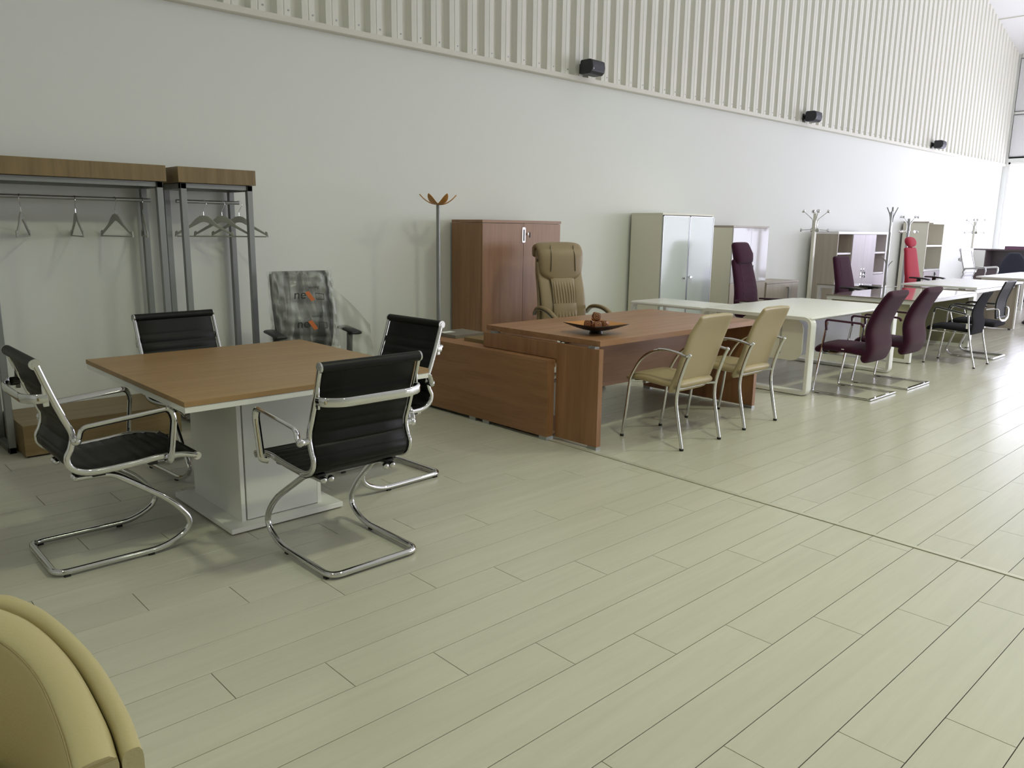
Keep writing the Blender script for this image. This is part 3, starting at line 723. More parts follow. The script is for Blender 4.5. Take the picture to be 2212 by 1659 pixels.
def plumvisitor(label, loc, rz):
    t = thing('cantilever_chair', label, 'chair', loc, rz, 'plum cantilever visitor chairs at the white desk')
    MB().slab([(-.15, .42), (.0, .43), (.15, .435), (.24, .43), (.275, .41)], .47, .082, exp=4).build('seat', M_purp, t, ang=70)
    bk = [(-.165, .375), (-.195, .47), (-.175, .62), (-.21, .76), (-.28, .90), (-.315, .955)]
    MB().slab([(p.x, p.y) for p in spline([(a, b, 0) for a, b in bk], 6)], lambda u: .475-.05*u, lambda u: .105-.035*u, exp=4).build('backrest', M_purp, t, ang=70)
    for s_ in (-1, 1):
        X = s_*.275
        MB().tube(fillet([(s_*.272, -.270, .011), (s_*.272, .268, .011), (X, .180, .675)], [0, .015, 0], 3), .013, .0065, n=8, exp=6, up=(1, 0, 0)).build('side_bar', M_chrome, t)
        MB().tube(fillet([(X, .182, .60), (X, .196, .698), (X, -.14, .690), (X, -.155, .66)], [0, .03, .02, 0]), .014, .010, n=10, exp=4, up=(1, 0, 0)).build('arm_pad', M_purpd, t)
        MB().box(X-.01, X+.01, .20, .24, 0, .006).build('glide', M_rub, t)
        MB().tube([(X, .205, .395), (s_*.19, .19, .385)], .010, n=8).build('seat_bracket', M_chrome, t)
    MB().box(-.285, .285, -.285, -.255, .004, .018).build('rear_bar', M_chrome, t, bevel=.002)
    MB().box(-.19, .19, .10, .20, .378, .39).build('seat_pan', wo('X'), t)
    MB().box(.10, .15, -.223, -.220, .40, .455).build('care_label', M_paper, t); B(.112, .138, -.2245, -.223, .41, .445).build('label_print', M_dark2, t)
    B(-.237, -.2345, .02, .045, .430, .437).build('side_label', M_paper, t)
    return t
plumvisitor('plum cantilever visitor chair at the white desk, nearer the camera', (7.39, 3.12, 0), 0)
dup(bpy.data.objects['cantilever_chair'], (8.19, 3.10, 0), 0, 'plum cantilever visitor chair at the white desk, farther from the camera')

# ------------------------------------------------------------------ white rounded desk and return
def loopframe(y0, y1, z0, z1, r, xw, th, x):
    p = fillet([(x, (y0+y1)/2, z1), (x, y0, z1), (x, y0, z0), (x, y1, z0), (x, y1, z1), (x, (y0+y1)/2+.001, z1)], [0, r, r*.6, r*.6, r, 0], 8)
    return MB().tube(p[:-1], xw/2, th/2, n=8, exp=8, up=(1, 0, 0), closed=True, fixed=True)
t = thing('white_desk', 'white lacquered desk with rounded loop ends, plum chairs around it', 'desk', (7.82, 3.91, 0))
X0, X1, Y0, Y1 = 6.84-7.82, 8.80-7.82, 3.315-3.91, 4.50-3.91
pr = fillet([(Y0, 0, .66), (Y0, 0, .735), (Y1, 0, .735), (Y1, 0, .66)], [0, .05, .05, 0], 8)
MB().slab([(Y0+.03, .717), (0, .717), (Y1-.03, .717)], X1-X0-.02, .036, exp=14, n=32).build('desktop', M_white, t, ang=60)
for xx in (X0+.05, X1-.05):
    loopframe(Y0+.02, Y1-.02, .022, .715, .07, .10, .038, xx).build('end_loop', M_white, t, ang=50)
def rp_(x0, x1, z0, z1, r, n=6):
    o = []
    for cx_, cz_, a in ((x1-r, z1-r, 0), (x0+r, z1-r, 90), (x0+r, z0+r, 180), (x1-r, z0+r, 270)):
        for k in range(n+1): b_ = rad(a+90*k/n); o.append((cx_+r*cos(b_), cz_+r*sin(b_)))
    return o
MB().prism(rp_(X0+.11, X1-.11, .29, .69, .09), 'y', -.25, -.235).build('modesty_panel', mat('grey_panel', (.42, .42, .42), .4), t)
MB().prism(rp_(-.56+.1, .2, .30, .69, .10), 'x', X0+.115, X0+.13).build('cable_panel', M_cream, t)
MB().box(X0+.16, X0+.24, .38, .50, .66, .695).build('cable_box', M_satin, t, bevel=.002)
t = thing('white_return', 'white lacquered return table with rounded edge behind the white desk end', 'desk', (7.26, 5.0, 0))
MB().slab([(-.47, .700), (0, .700), (.47, .700)], .62, .036, exp=14, n=32).build('return_top', M_white, t, ang=60)
loopframe(-.47, .47, .022, .70, .06, .08, .036, -.265).build('end_loop', M_white, t, ang=50)
B(.24, .30, .40, .44, 0, .682).build('leg', M_white, t, bevel=.003)
B(.24, .30, -.44, -.40, 0, .682).build('leg', M_white, t, bevel=.003)

# ------------------------------------------------------------------ tall cupboards along the wall
def handle_plate(t, x, y, z):
    MB().prism(rp_(x-.022, x+.022, z-.075, z+.075, .012), 'y', y-.006, y+.002).build('pull_plate', M_chrome, t, bevel=.001)
    MB().prism(rp_(x-.010, x+.010, z-.06, z+.055, .006), 'y', y-.0075, y-.005).build('recess', M_gask, t)
t = thing('wooden_cupboard', 'tall brown wooden two door cupboard behind the tan armchair', 'cupboard', (5.53, 5.97, 0))
x0, x1 = 4.995-5.53, 6.07-5.53; yf, yb = 5.745-5.97, 6.205-5.97; h = 1.566
B(x0-.004, x1+.004, yf-.004, yb, h-.026, h).build('top_panel', wc('X'), t, bevel=.001)
B(x0, x0+.02, yf+.019, yb, .03, h-.028).build('side_panel', wc('Z'), t, bevel=.001)
B(x1-.02, x1, yf+.019, yb, .03, h-.028).build('side_panel', wc('Z'), t, bevel=.001)
B(x0+.02, x1-.02, yb-.015, yb, .05, h-.028).build('back_panel', wc('Z'), t)
xm = x0 + (x1-x0)*.505
for a, b in ((x0+.002, xm-.0015), (xm+.0015, x1-.004)): B(a, b, yf, yf+.018, .06, h-.031).build('door', wc('Z'), t, bevel=.001)
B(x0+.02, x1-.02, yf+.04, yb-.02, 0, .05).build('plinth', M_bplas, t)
handle_plate(t, xm, yf, 1.425)
MB().cyl((xm+.055, yf+.002, 1.435), (xm+.055, yf-.012, 1.435), .011, 14).build('lock', M_chrome, t)
MB().box(xm+.050, xm+.060, yf-.035, yf-.012, 1.432, 1.438).box(xm+.052, xm+.058, yf-.038, yf-.028, 1.400, 1.452).build('key', M_bplas, t, bevel=.001)

t = thing('glass_cupboard', 'tall cream cupboard with two pale green glass doors', 'cupboard', (8.37, 5.97, 0))
x0, x1 = 7.83-8.37, 8.91-8.37; h = 1.69
B(x0, x0+.022, yf+.01, yb+.01, .02, h-.02).build('side_panel', M_putty, t, bevel=.001)
B(x1-.022, x1, yf+.01, yb+.01, .02, h-.02).build('side_panel', M_putty, t, bevel=.001)
B(x0-.002, x1+.002, yf, yb+.01, h-.022, h).build('top_panel', M_putty, t, bevel=.001)
B(x0+.02, x1-.02, yb-.01, yb, .02, h-.02).build('back_panel', M_putty, t)
B(x0, x1, yf+.03, yb, 0, .06).build('plinth', M_satin, t)
xm = (x0+x1)/2+.01
for a, b in ((x0+.004, xm-.004), (xm+.004, x1-.004)):
    fr = MB().box(a, a+.009, yf-.012, yf+.008, .065, h-.03).box(b-.009, b, yf-.012, yf+.008, .065, h-.03).box(a, b, yf-.012, yf+.008, .065, .074).box(a, b, yf-.012, yf+.008, h-.039, h-.03)
    d = fr.build('door', M_satin, t, smooth=False); B(a+.008, b-.008, yf-.009, yf+.004, .073, h-.038).build('glass_panel', M_glass, d)
MB().cyl((xm-.09, yf-.009, .905), (xm-.09, yf-.03, .905), .011, 14).build('door_knob', M_chrome, t)
MB().cyl((xm+.05, yf-.009, .915), (xm+.05, yf-.028, .915), .013, 14).cyl((xm+.085, yf-.009, .915), (xm+.085, yf-.02, .915), .009, 12).build('lock', M_chrome, t)
B(xm+.062, xm+.070, yf-.032, yf-.028, .84, .905).build('key', M_satin, t)

t = thing('pearl_cupboard', 'tall cupboard with glossy pearl doors behind the plum headrest chair', 'cupboard', (9.85, 5.97, 0))
x0, x1 = 9.39-9.85, 10.31-9.85; h = 1.56
B(x0, x0+.02, yf+.012, yb, .02, h-.027).build('side_panel', M_putty, t, bevel=.001); B(x1-.02, x1, yf+.012, yb, .02, h-.027).build('side_panel', M_putty, t, bevel=.001)
B(x0-.002, x1+.002, yf-.004, yb, h-.026, h).build('top_panel', wg('X'), t, bevel=.001)
B(x0+.02, x1-.02, yb-.012, yb, .02, h-.027).build('back_panel', M_putty, t)
xm = (x0+x1)/2
for a, b in ((x0+.003, xm-.0015), (xm+.0015, x1-.003)): 
    B(a, b, yf-.006, yf+.012, .80, h-.03).build('door', M_glass2, t, bevel=.001)
    B(a, b, yf-.004, yf+.012, .06, .797).build('lower_door', M_puttyd if False else wg('Z'), t, bevel=.001)
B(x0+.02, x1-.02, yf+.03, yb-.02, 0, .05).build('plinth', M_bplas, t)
MB().tube([(xm+.06, yf-.03, .83), (xm+.06, yf-.03, 1.03)], .007, n=8).build('door_handle', M_satin, t)

t = thing('low_cabinet', 'low pale wood cabinet with vertical handle beside the pearl cupboard', 'cabinet', (10.83, 5.97, 0))
x0, x1 = 10.36-10.83, 11.29-10.83; h = .775
B(x0-.004, x1+.004, yf-.006, yb, h-.022, h).build('top_panel', wg('X'), t, bevel=.001)
B(x0, x0+.018, yf+.014, yb, .02, h-.023).build('side_panel', wg('Z'), t, bevel=.001); B(x1-.018, x1, yf+.014, yb, .02, h-.023).build('side_panel', wg('Z'), t, bevel=.001)
for a, b in ((x0+.002, x1-.002),): B(a, b, yf-.004, yf+.013, .06, h-.026).build('door', wg('Z'), t, bevel=.001)
B(x0+.02, x1-.02, yf+.03, yb-.02, 0, .05).build('plinth', M_bplas, t)
B(x0+.018, x1-.018, yb-.012, yb, .05, h-.023).build('back_panel', wg('Z'), t)
MB().tube(fillet([(.13, yf-.004, .68), (.13, yf-.032, .68), (.13, yf-.032, .50), (.13, yf-.004, .50)], .006), .008, .011, n=8, exp=4).build('door_handle', M_satin, t)
# white branch with dark buds standing on the low cabinet
t = thing('budding_branch', 'thin pale branch with dark buds on the low pale cabinet', 'branch', (10.44, 6.0, .775))
st_ = spline([(0, 0, 0), (.01, 0, .2), (.03, 0, .42), (.10, -.02, .56), (.20, -.03, .70)], 6)
MB().tube(st_, .003, n=6, up=(0, 1, 0)).build('stem', M_white, t)
MB().lathe([(.001, 0), (.03, 0), (.032, .01), (.012, .10), (.014, .12), (.008, .12)], n=14).build('bud_vase', M_white, t)
bm_ = MB()
for k in range(9):
    p = st_[13+k] if 13+k < len(st_) else st_[-1]; bm_.ball(V(p)+V((random.uniform(-.012, .012), random.uniform(-.012, .012), random.uniform(-.008, .012))), .006, 8)
bm_.build('buds', M_dark2, t)

# bookcase with three sections
t = thing('office_bookcase', 'wide pale bookcase, open shelves either side of two pinkish doors', 'bookcase', (13.45, 5.97, 0))
x0, x1 = 12.49-13.45, 14.41-13.45; h = 1.50; yb2 = 6.15-5.97
M_edge = mat('white_edge', (.80, .78, .80), .4)
M_pink = wood('lilac_ash', (.52, .47, .50), (.60, .55, .57), axis='Z', contrast=.9)
cs = [x0, x0+.52, x0+1.42, x1]
B(x0-.002, x1+.002, yf-.003, yb2, h-.04, h).build('top_panel', M_edge, t, bevel=.001)
B(x0, x0+.02, yf, yb2, .03, h-.041).build('side_panel', wg('Z'), t, bevel=.001); B(x1-.04, x1, yf, yb2, .03, h-.041).build('side_panel', M_edge, t, bevel=.001)
B(x0+.02, x1-.02, yb2-.012, yb2, .03, h-.041).build('back_panel', wg('Z'), t)
for c_ in cs[1:3]: B(c_-.01, c_+.01, yf+.004, yb2-.012, .03, h-.041).build('divider', wg('Z'), t)
for a, b in ((cs[0]+.02, cs[1]-.01), (cs[2]+.01, cs[3]-.04)):
    for z in (.42, .80, 1.15): B(a, b, yf+.006, yb2-.012, z-.014, z+.014).build('shelf', M_edge, t, smooth=False)
B(cs[2]+.01, cs[3]-.03, yf-.006, yf+.004, .06, .78).build('low_door', M_pink, t, bevel=.001)
xm = (cs[1]+cs[2])/2
for a, b in ((cs[1]+.002, xm-.001), (xm+.001, cs[2]-.002)): B(a, b, yf-.014, yf+.003, .06, h-.045).build('door', M_pink, t, bevel=.001)
for s_ in (-1, 1):
    MB().box(xm+s_*.05-.018, xm+s_*.05+.018, yf-.018, yf-.013, .745, .90).build('lock_plate', M_chrome, t, bevel=.002)
    MB().cyl((xm+s_*.05, yf-.018, .865), (xm+s_*.05, yf-.026, .865), .008, 10).cyl((xm+s_*.05, yf-.018, .775), (xm+s_*.05, yf-.026, .775), .008, 10).build('lock', M_gask, t)
MB().box(xm+.04, xm+.075, yf-.04, yf-.026, .80, .84).box(xm+.05, xm+.08, yf-.04, yf-.026, .74, .775).build('key_fob', M_bplas, t, bevel=.003)
B(x0+.02, x1-.02, yf+.03, yb2-.02, 0, .03).build('plinth', M_bplas, t)

# tall bookcase, far
t = thing('tall_bookcase', 'tall pale bookcase with open shelves behind the red armchair', 'bookcase', (16.67, 5.97, 0))
x0, x1 = 16.25-16.67, 17.10-16.67; h = 1.71
B(x0-.01, x0+.25, yf-.01, yb, h-.025, h).build('top_panel', wg('X'), t); B(x0+.25, x1, yf, yb, h-.045, h-.02).build('top_panel', M_putty, t)
B(x0, x0+.02, yf, yb, .03, h-.026).build('side_panel', M_putty, t); B(x1-.018, x1, yf, yb, .03, h-.046).build('side_panel', M_putty, t)
B(x0+.02, x1-.018, yb-.012, yb, .03, h-.046).build('back_panel', M_puttyd, t)
for z in (1.25, .785): B(x0+.02, x1-.018, yf+.003, yb-.012, z-.016, z+.016).build('shelf', M_white, t)
B(x0+.002, x1-.002, yf-.01, yf+.006, .06, .765).build('lower_door', M_pink, t, bevel=.001)
MB().box(.13, .17, yf-.016, yf-.009, .55, .74).build('lock_plate', M_chrome, t); MB().box(.14, .18, yf-.03, yf-.016, .69, .71).box(.14, .18, yf-.03, yf-.016, .62, .64).build('key_fob', M_bplas, t)
for dx in (-.1, .0, .12): MB().ball((dx, yf+.15, .81), .02, 8, (1.6, 1, .6)).build('shelf_clip', M_satin, t)

# ------------------------------------------------------------------ glass topped desk
def framedesk(name, label, X0, X1, Y0, Y1, zt, topm, th, panel=True, legw=.06):
    cx_, cy_ = (X0+X1)/2, (Y0+Y1)/2; t = thing(name, label, 'desk', (cx_, cy_, 0)); a, b, c, d = X0-cx_, X1-cx_, Y0-cy_, Y1-cy_
    B(a, b, c, d, zt-th, zt).build('desktop', topm, t, bevel=.001)
    B(a+.01, b-.01, c+.01, d-.01, zt-th-.045, zt-th-.001).build('rim_frame', M_white, t, bevel=.001)
    for xx in (a+.012, b-.012-legw):
        m = MB().box(xx, xx+legw, c+.012, c+.012+legw, .012, zt-th-.046).box(xx, xx+legw, d-.012-legw, d-.012, .012, zt-th-.046).box(xx, xx+legw, c+.07, d-.07, .012, .05)
        m.build('leg_frame', M_white, t, bevel=.002)
        for q0 in (c+.02, d-.05): B(xx+.01, xx+legw-.01, q0, q0+.03, 0, .012).build('glide', M_rub, t)
        if panel: B(xx+.02, xx+.03, c+.073, d-.073, .051, zt-th-.047).build('leg_panel', mat('olive_panel', (.36, .34, .22), .5), t)
    return t
t = framedesk('glass_desk', 'glass topped desk with white square loop legs, glossy and reflecting', 9.52, 11.60, 3.40, 4.47, .742, M_gtop, .012)
t = framedesk('glass_return', 'small glass topped side table behind the glass topped desk', 11.30, 11.85, 4.50, 5.46, .742, M_gtop, .012, panel=False, legw=.045)

# white desk 3 with wood panels
t = thing('panel_desk', 'white topped desk with grey wood panel ends, farther right', 'desk', (13.35, 4.12, 0))
X0, X1, Y0, Y1 = 12.25-13.35, 14.45-13.35, 3.60-4.12, 4.62-4.12
B(X0, X1, Y0, Y1, .733, .760).build('desktop', M_white, t, bevel=.001)
for a in (X0+.02, X1-.16):
    B(a, a+.04, Y0+.03, Y1-.03, .02, .715).build('side_panel', wg('Z'), t, bevel=.001)
    B(a-.001, a+.041, Y0+.01, Y0+.03, .02, .716).build('panel_edge', M_white, t)
    MB().box(a, a+.04, Y0+.05, Y0+.09, 0, .02).box(a, a+.04, Y1-.09, Y1-.05, 0, .02).build('foot', M_bplas, t)
    for yy_ in (Y0+.15, Y1-.25): B(a, a+.04, yy_, yy_+.09, .715, .733).build('spacer', M_satin, t)
B(X0+.07, X1-.17, -.10, -.08, .33, .715).build('modesty_panel', M_white, t)
B(X0+.07, X1-.17, Y0+.06, Y0+.085, .670, .714).build('front_rail', M_satin, t)
B(X0+.15, X0+.50, Y0+.25, Y1-.15, .10, .58).build('pedestal', wg('Z'), t, bevel=.001)
B(X0+.16, X0+.48, Y0+.27, Y1-.17, 0, .10).build('pedestal_plinth', M_white, t)

# desk 4 and far furniture
t = thing('bench_desk', 'farthest white topped desk at the right edge, white ribbed chair behind', 'desk', (17.1, 4.05, 0))
B(-1.35, 1.35, -.62, .62, .725, .750).build('desktop', M_white, t, bevel=.001)
B(-1.28, 1.28, -.55, .55, .69, .724).build('rim_frame', M_cream, t)
for a in (-1.2, 1.14): MB().box(a, a+.06, -.53, -.47, 0, .69).box(a, a+.06, .47, .53, 0, .69).build('leg', M_white, t)
rc = ribchair('white ribbed high back swivel chair near the far white desk', (17.05, 5.05, 0), 176, mat('white_leather', (.80, .80, .82), .45), None)
for ch in [o for o in bpy.data.objects if o.parent == rc and o.name.split('.')[0] in ('base_tube', 'glide', 'cap_nut', 'mount_plate')]: bpy.data.objects.remove(ch)
for ch in [o for o in bpy.data.objects if o.parent == rc]:
    if ch.name.split('.')[0] in ('sling', 'side_rail'): ch.scale = (1, 1, 1.0)
rc.name = 'ribbed_swivel_chair'; rc.location.z = .0; rc.scale = (1, 1, 1.27)
star(rc, M_satin, .40)
t = thing('dark_sideboard', 'dark taupe shelf unit with open niche and white door at the far end', 'sideboard', (20.75, 5.1, 0))
B(-.25, .20, -1.2, 1.10, 1.125, 1.155).build('top_panel', M_dark, t); B(.18, .20, -1.2, 1.10, .05, 1.124).build('back_panel', mat('taupe_niche', (.17, .15, .16), .5), t)
B(-.255, -.235, .85, 1.10, .74, 1.124).build('white_door', M_white, t); B(-.23, .178, .83, .85, .74, 1.124).build('divider', M_dark, t)
B(-.25, .178, -1.2, 1.10, .705, .738).build('shelf', M_dark, t); B(-.23, .178, -1.2, 1.10, .05, .703).build('lower_body', M_dark, t); B(-.20, .17, -1.18, 1.08, 0, .05).build('plinth', M_bplas, t)
B(-.28, .10, -1.2, .46, 1.156, 1.225).build('raised_top', M_plum2, t)
t = thing('round_back_chair', 'navy swivel chair with rounded back at the right edge, far', 'chair', (18.9, 4.98, 0), 96)
star(t, M_bplas, .47)
MB().slab([(-.2, .48), (0, .475), (.22, .475)], .50, .07, exp=3).build('seat', M_navy, t, ang=70)
MB().slab([(-.22, .60), (-.25, .75), (-.27, .90), (-.29, 1.02), (-.30, 1.08)], lambda u: .50 if u < .3 else .50*math.sqrt(max(.15, 1-((u-.3)/.78)**2)), .06, exp=3).build('backrest', M_navy, t, ang=70)
MB().tube([(0, -.12, .44), (0, -.28, .46), (0, -.29, .66)], .02, .03, n=8).build('back_bar', M_bplas, t)
t = thing('swivel_task_chair', 'maroon seated task chair with chrome star base at the right edge', 'chair', (15.62, 3.45, 0), 10)
star(t, M_chrome, .50, a0=112, r=.36)
MB().slab([(-.2, .51), (0, .505), (.22, .505)], .48, .07, exp=3).build('seat', mat('maroon_fabric', (.16, .02, .03), .8), t, ang=70)
MB().slab([(-.23, .62), (-.26, .78), (-.29, .93)], .42, .05, exp=4).build('backrest', mat('maroon_fabric', (.16, .02, .03), .8), t, ang=70)
MB().tube([(0, -.12, .47), (0, -.27, .49), (0, -.28, .68)], .02, .03, n=8).build('back_bar', M_bplas, t)

# ------------------------------------------------------------------ black mesh chairs
def meshmat():
    m = bpy.data.materials.new('black_mesh'); m.use_nodes = True; nt = m.node_tree; b = nt.nodes['Principled BSDF']
    b.inputs['Base Color'].default_value = (.014, .014, .018, 1); b.inputs['Roughness'].default_value = .7
    tr = nn(nt, 'ShaderNodeBsdfTransparent'); ms = nn(nt, 'ShaderNodeMixShader'); ms.inputs[0].default_value = .80
    L = nt.links.new; L(tr.outputs[0], ms.inputs[1]); L(b.outputs[0], ms.inputs[2]); L(ms.outputs[0], nt.nodes['Material Output'].inputs[0]); return m
M_mesh = meshmat()
t = thing('mesh_visitor_chair', 'black mesh chair on four slim chrome legs, paper tag at its side', 'chair', (10.05, 3.08, 0), 0)
MB().slab([(-.16, .415), (0, .425), (.15, .435), (.24, .425), (.27, .41)], .44, .06, exp=4).build('seat', M_blackf, t, ang=70)
bk = [(p.x, p.y) for p in spline([(a, b, 0) for a, b in ((-.175, .385), (-.185, .50), (-.165, .62), (-.20, .75), (-.245, .84))], 6)]
MB().slab(bk, lambda u: .43-.06*u, lambda u: .035-.017*u, exp=4).build('backrest', M_blackf, t, ang=70)
for s_ in (-1, 1):
    X = s_*.235
    MB().tube(fillet([(X, .275, .01), (X, .235, .38), (X, .22, .63), (X, .19, .648), (X, -.15, .590)], [0, .1, .03, .03, 0]), .010, n=10).build('leg', M_chrome, t)
    MB().tube(spline([(X, -.265, .01), (X, -.20, .25), (X, -.165, .42), (X, -.145, .59)], 5), .010, n=10).build('leg', M_chrome, t)
    MB().tube(fillet([(X, .222, .60), (X, .205, .662), (X, -.12, .605)], .03), .014, .009, n=8, exp=3).build('arm_pad', M_bplas, t)
    MB().cyl((X, .275, 0), (X, .275, .014), .013, 10).cyl((X, -.265, 0), (X, -.265, .014), .013, 10).build('foot_cap', M_rub, t)
    MB().tube([(X, .235, .385), (X*.7, .05, .382), (X, -.165, .385)], .007, n=8).build('seat_rail', M_chrome, t)
MB().box(-.243, -.240, -.165, -.135, .44, .50).build('price_tag', M_paper, t)

t = thing('mesh_cantilever_chair', 'black mesh back chair on a bent chrome cantilever tube, farthest visitor chair', 'chair', (10.90, 3.12, 0), 0)
MB().slab([(-.19, .415), (-.05, .425), (.12, .435), (.24, .43), (.275, .41)], .47, .065, exp=3.5).build('seat', M_blackf, t, ang=70)
bk = [(p.x, p.y) for p in spline([(a, b, 0) for a, b in ((-.21, .50), (-.20, .62), (-.205, .72), (-.24, .84), (-.275, .935))], 6)]
MB().slab(bk, lambda u: .34+.06*u if u > .1 else .30, .012, exp=6).build('mesh_back', M_mesh, t, ang=70)
def outl(s_):
    return [(s_*(.175+.03*i/len(bk)), a, b) for i, (a, b) in enumerate(bk)]
MB().tube(outl(-1)[::-1] + outl(1), .011, n=8).tube([(-.205, -.275, .935), (0, -.285, .94), (.205, -.275, .935)], .010, n=8).build('back_frame', M_bplas, t)
ap = fillet([(-.25, -.12, .60), (-.19, -.235, .62), (-.17, -.245, .50), (-.06, -.25, .465), (.06, -.25, .465), (.17, -.245, .50), (.19, -.235, .62), (.25, -.12, .60)], .04)
MB().tube(ap, .014, .008, n=10, exp=3, up=(0, -1, 0)).build('back_bracket', M_chrome, t)
for s_ in (-1, 1):
    X = s_*.25
    MB().tube(fillet([(X, .20, .30), (X, .285, .56), (X, .23, .635), (X, -.10, .625)], .05), .010, n=8).build('arm_tube', M_chrome, t)
    MB().tube(fillet([(X, .292, .58), (X, .235, .648), (X, -.12, .640)], .05), .013, .010, n=8, exp=3).build('arm_pad', M_bplas, t)
hw2 = .24; z = .013
half = [(.22, -.12, .39), (.22, .16, .39), (hw2, .20, .30), (hw2, .28, .06), (hw2, .22, z), (hw2, -.25, z)]
P = fillet([(-a, b, c) for a, b, c in half] + [(a, b, c) for a, b, c in half[::-1]], [0, .03, .05, .06, .04, .03, .03, .04, .06, .05, .03, 0], 6)
MB().tube(P, .0125, n=12).build('base_tube', M_chrome, t)

# ------------------------------------------------------------------ coat stands
def knobstand(label, loc, rz, pole):
    t = thing('knob_coat_stand', label, 'coat stand', loc, rz, None)
    B(-.022, .022, -.022, .022, .02, 1.745).build('pole', pole, t, bevel=.004)
    MB().lathe([(.001, 0), (.18, 0), (.185, .008), (.17, .022), (.02, .03)], n=32).build('base_disc', pole, t)
    for k in range(4):
        a = rad(45+90*k); d = V((cos(a), sin(a), 0))
        p1 = fillet([d*.028+V((0, 0, 1.50)), d*.034+V((0, 0, 1.66)), d*.155+V((0, 0, 1.765))], .03)
        MB().tube(p1, .0045, n=8).build('upper_arm', M_chrome, t)
        p2 = fillet([d*.028+V((0, 0, 1.62)), d*.036+V((0, 0, 1.525)), d*.165+V((0, 0, 1.515))], .03)
        MB().tube(p2, .0045, n=8).build('lower_arm', M_chrome, t)
        for q, dd in ((d*.155+V((0, 0, 1.765)), (d*.75+V((0, 0, .6))).normalized()), (d*.165+V((0, 0, 1.515)), d)):
            MB().cyl(q-dd*.004, q+dd*.014, .010, 12, .028).cyl(q+dd*.014, q+dd*.026, .028, 14, .022).build('knob', M_chrome, t)
    return t
knobstand('white coat stand with round chrome knobs beside the pale bookcase', (10.80, 5.32, 0), 64+18, M_cream)
dup(bpy.data.objects['knob_coat_stand'], (15.22, 5.72, 0), 70+30, 'grey coat stand with chrome knobs behind the red armchair')
for ch in bpy.data.objects:
    if ch.parent and ch.parent.name == 'knob_coat_stand.001' and ch.name.startswith(('pole', 'base_disc')):
        ch.data = ch.data.copy(); ch.data.materials[0] = M_satin
dup(bpy.data.objects['knob_coat_stand'], (18.42, 5.60, 0), 72, 'white knobbed coat stand lost in the glare near the end')

t = thing('branch_coat_stand', 'grey tree like coat stand with short upward branches', 'coat stand', (13.42, 5.32, 0))
MB().cyl((0, 0, .02), (0, 0, 1.20), .022, 16).cyl((0, 0, 1.20), (0, 0, 1.60), .020, 16).cyl((.012, 0, 1.5), (.018, 0, 1.90), .018, 16).cyl((-.018, 0, 1.5), (-.018, 0, 1.83), .016, 16).build('pole', M_satin, t)
MB().lathe([(.001, 0), (.19, 0), (.19, .01), (.02, .022)], n=32).build('base_disc', M_satin, t)
for a, z0, l in ((190, 1.68, .22), (10, 1.66, .24), (100, 1.66, .16), (10, .92, .12), (160, 1.0, .10)):
    d = V((cos(rad(a-60)), sin(rad(a-60)), 0))
    MB().tube(spline([d*.018+V((0, 0, z0)), d*.034+V((0, 0, z0+l*.45)), d*.085+V((0, 0, z0+l*.98))], 5), .006, .009, n=8).build('branch', M_satin, t)

t = thing('petal_coat_stand', 'coat stand with six honey wood petals on a grey pole', 'coat stand', (4.465, 5.745, 0))
MB().cyl((0, 0, .02), (0, 0, 1.40), .0185, 18).cyl((0, 0, 1.40), (0, 0, 1.690), .0165, 18).build('pole', M_greyp, t)
MB().lathe([(.001, 0), (.16, 0), (.165, .008), (.15, .022), (.02, .028)], n=32).build('base_disc', M_greyp, t)
for k in range(6):
    a = rad(-38+60*k); c_, s_ = cos(a), sin(a)
    pth = [(p.x, p.y) for p in spline([(0, 1.690, 0), (.045, 1.693, 0), (.085, 1.708, 0), (.125, 1.735, 0), (.162, 1.772, 0)], 5)]
    m = MB(); m.slab(pth, lambda u: (.040+.022*sin(pi*min(1, u*.95)))*math.sqrt(max(.10, 1-(max(0, u-.68)/.335)**2)), .010, exp=2.6, n=16)
    m.v = [(p[1]*c_ - p[0]*s_, p[1]*s_ + p[0]*c_, p[2] + .0012*k) for p in [tuple(q) for q in m.v]]
    m.build('petal', M_petal, t, ang=60)

# ------------------------------------------------------------------ wrapped swivel chair by the wall
def plastic():
    m = bpy.data.materials.new('clear_plastic'); m.use_nodes = True; nt = m.node_tree; b = nt.nodes['Principled BSDF']; L = nt.links.new
    b.inputs['Base Color'].default_value = (.62, .64, .62, 1); b.inputs['Roughness'].default_value = .22
    tc = nn(nt, 'ShaderNodeTexCoord'); mp = nn(nt, 'ShaderNodeMapping'); mp.inputs['Rotation'].default_value = (0, .5, 0); mp.inputs['Scale'].default_value = (11, 5, 1.3)
    n1 = nn(nt, 'ShaderNodeTexNoise', Scale=1.0, Detail=2.5, Roughness=.5, Distortion=.9)
    L(tc.outputs['Object'], mp.inputs[0]); L(mp.outputs[0], n1.inputs['Vector'])
    r = nn(nt, 'ShaderNodeMapRange'); r.inputs['From Min'].default_value = .40; r.inputs['From Max'].default_value = .72; r.inputs['To Min'].default_value = .10; r.inputs['To Max'].default_value = .62
    L(n1.outputs['Fac'], r.inputs['Value'])
    bp = nn(nt, 'ShaderNodeBump', Strength=.8, Distance=.03); L(n1.outputs['Fac'], bp.inputs['Height']); L(bp.outputs[0], b.inputs['Normal'])
    tr = nn(nt, 'ShaderNodeBsdfTransparent'); ms = nn(nt, 'ShaderNodeMixShader'); L(r.outputs[0], ms.inputs[0]); L(tr.outputs[0], ms.inputs[1]); L(b.outputs[0], ms.inputs[2]); L(ms.outputs[0], nt.nodes['Material Output'].inputs[0]); return m
M_plas = plastic()
t = thing('wrapped_swivel_chair', 'black mesh swivel chair wrapped in printed clear plastic by the wall', 'chair', (2.93, 5.27, 0), 172)
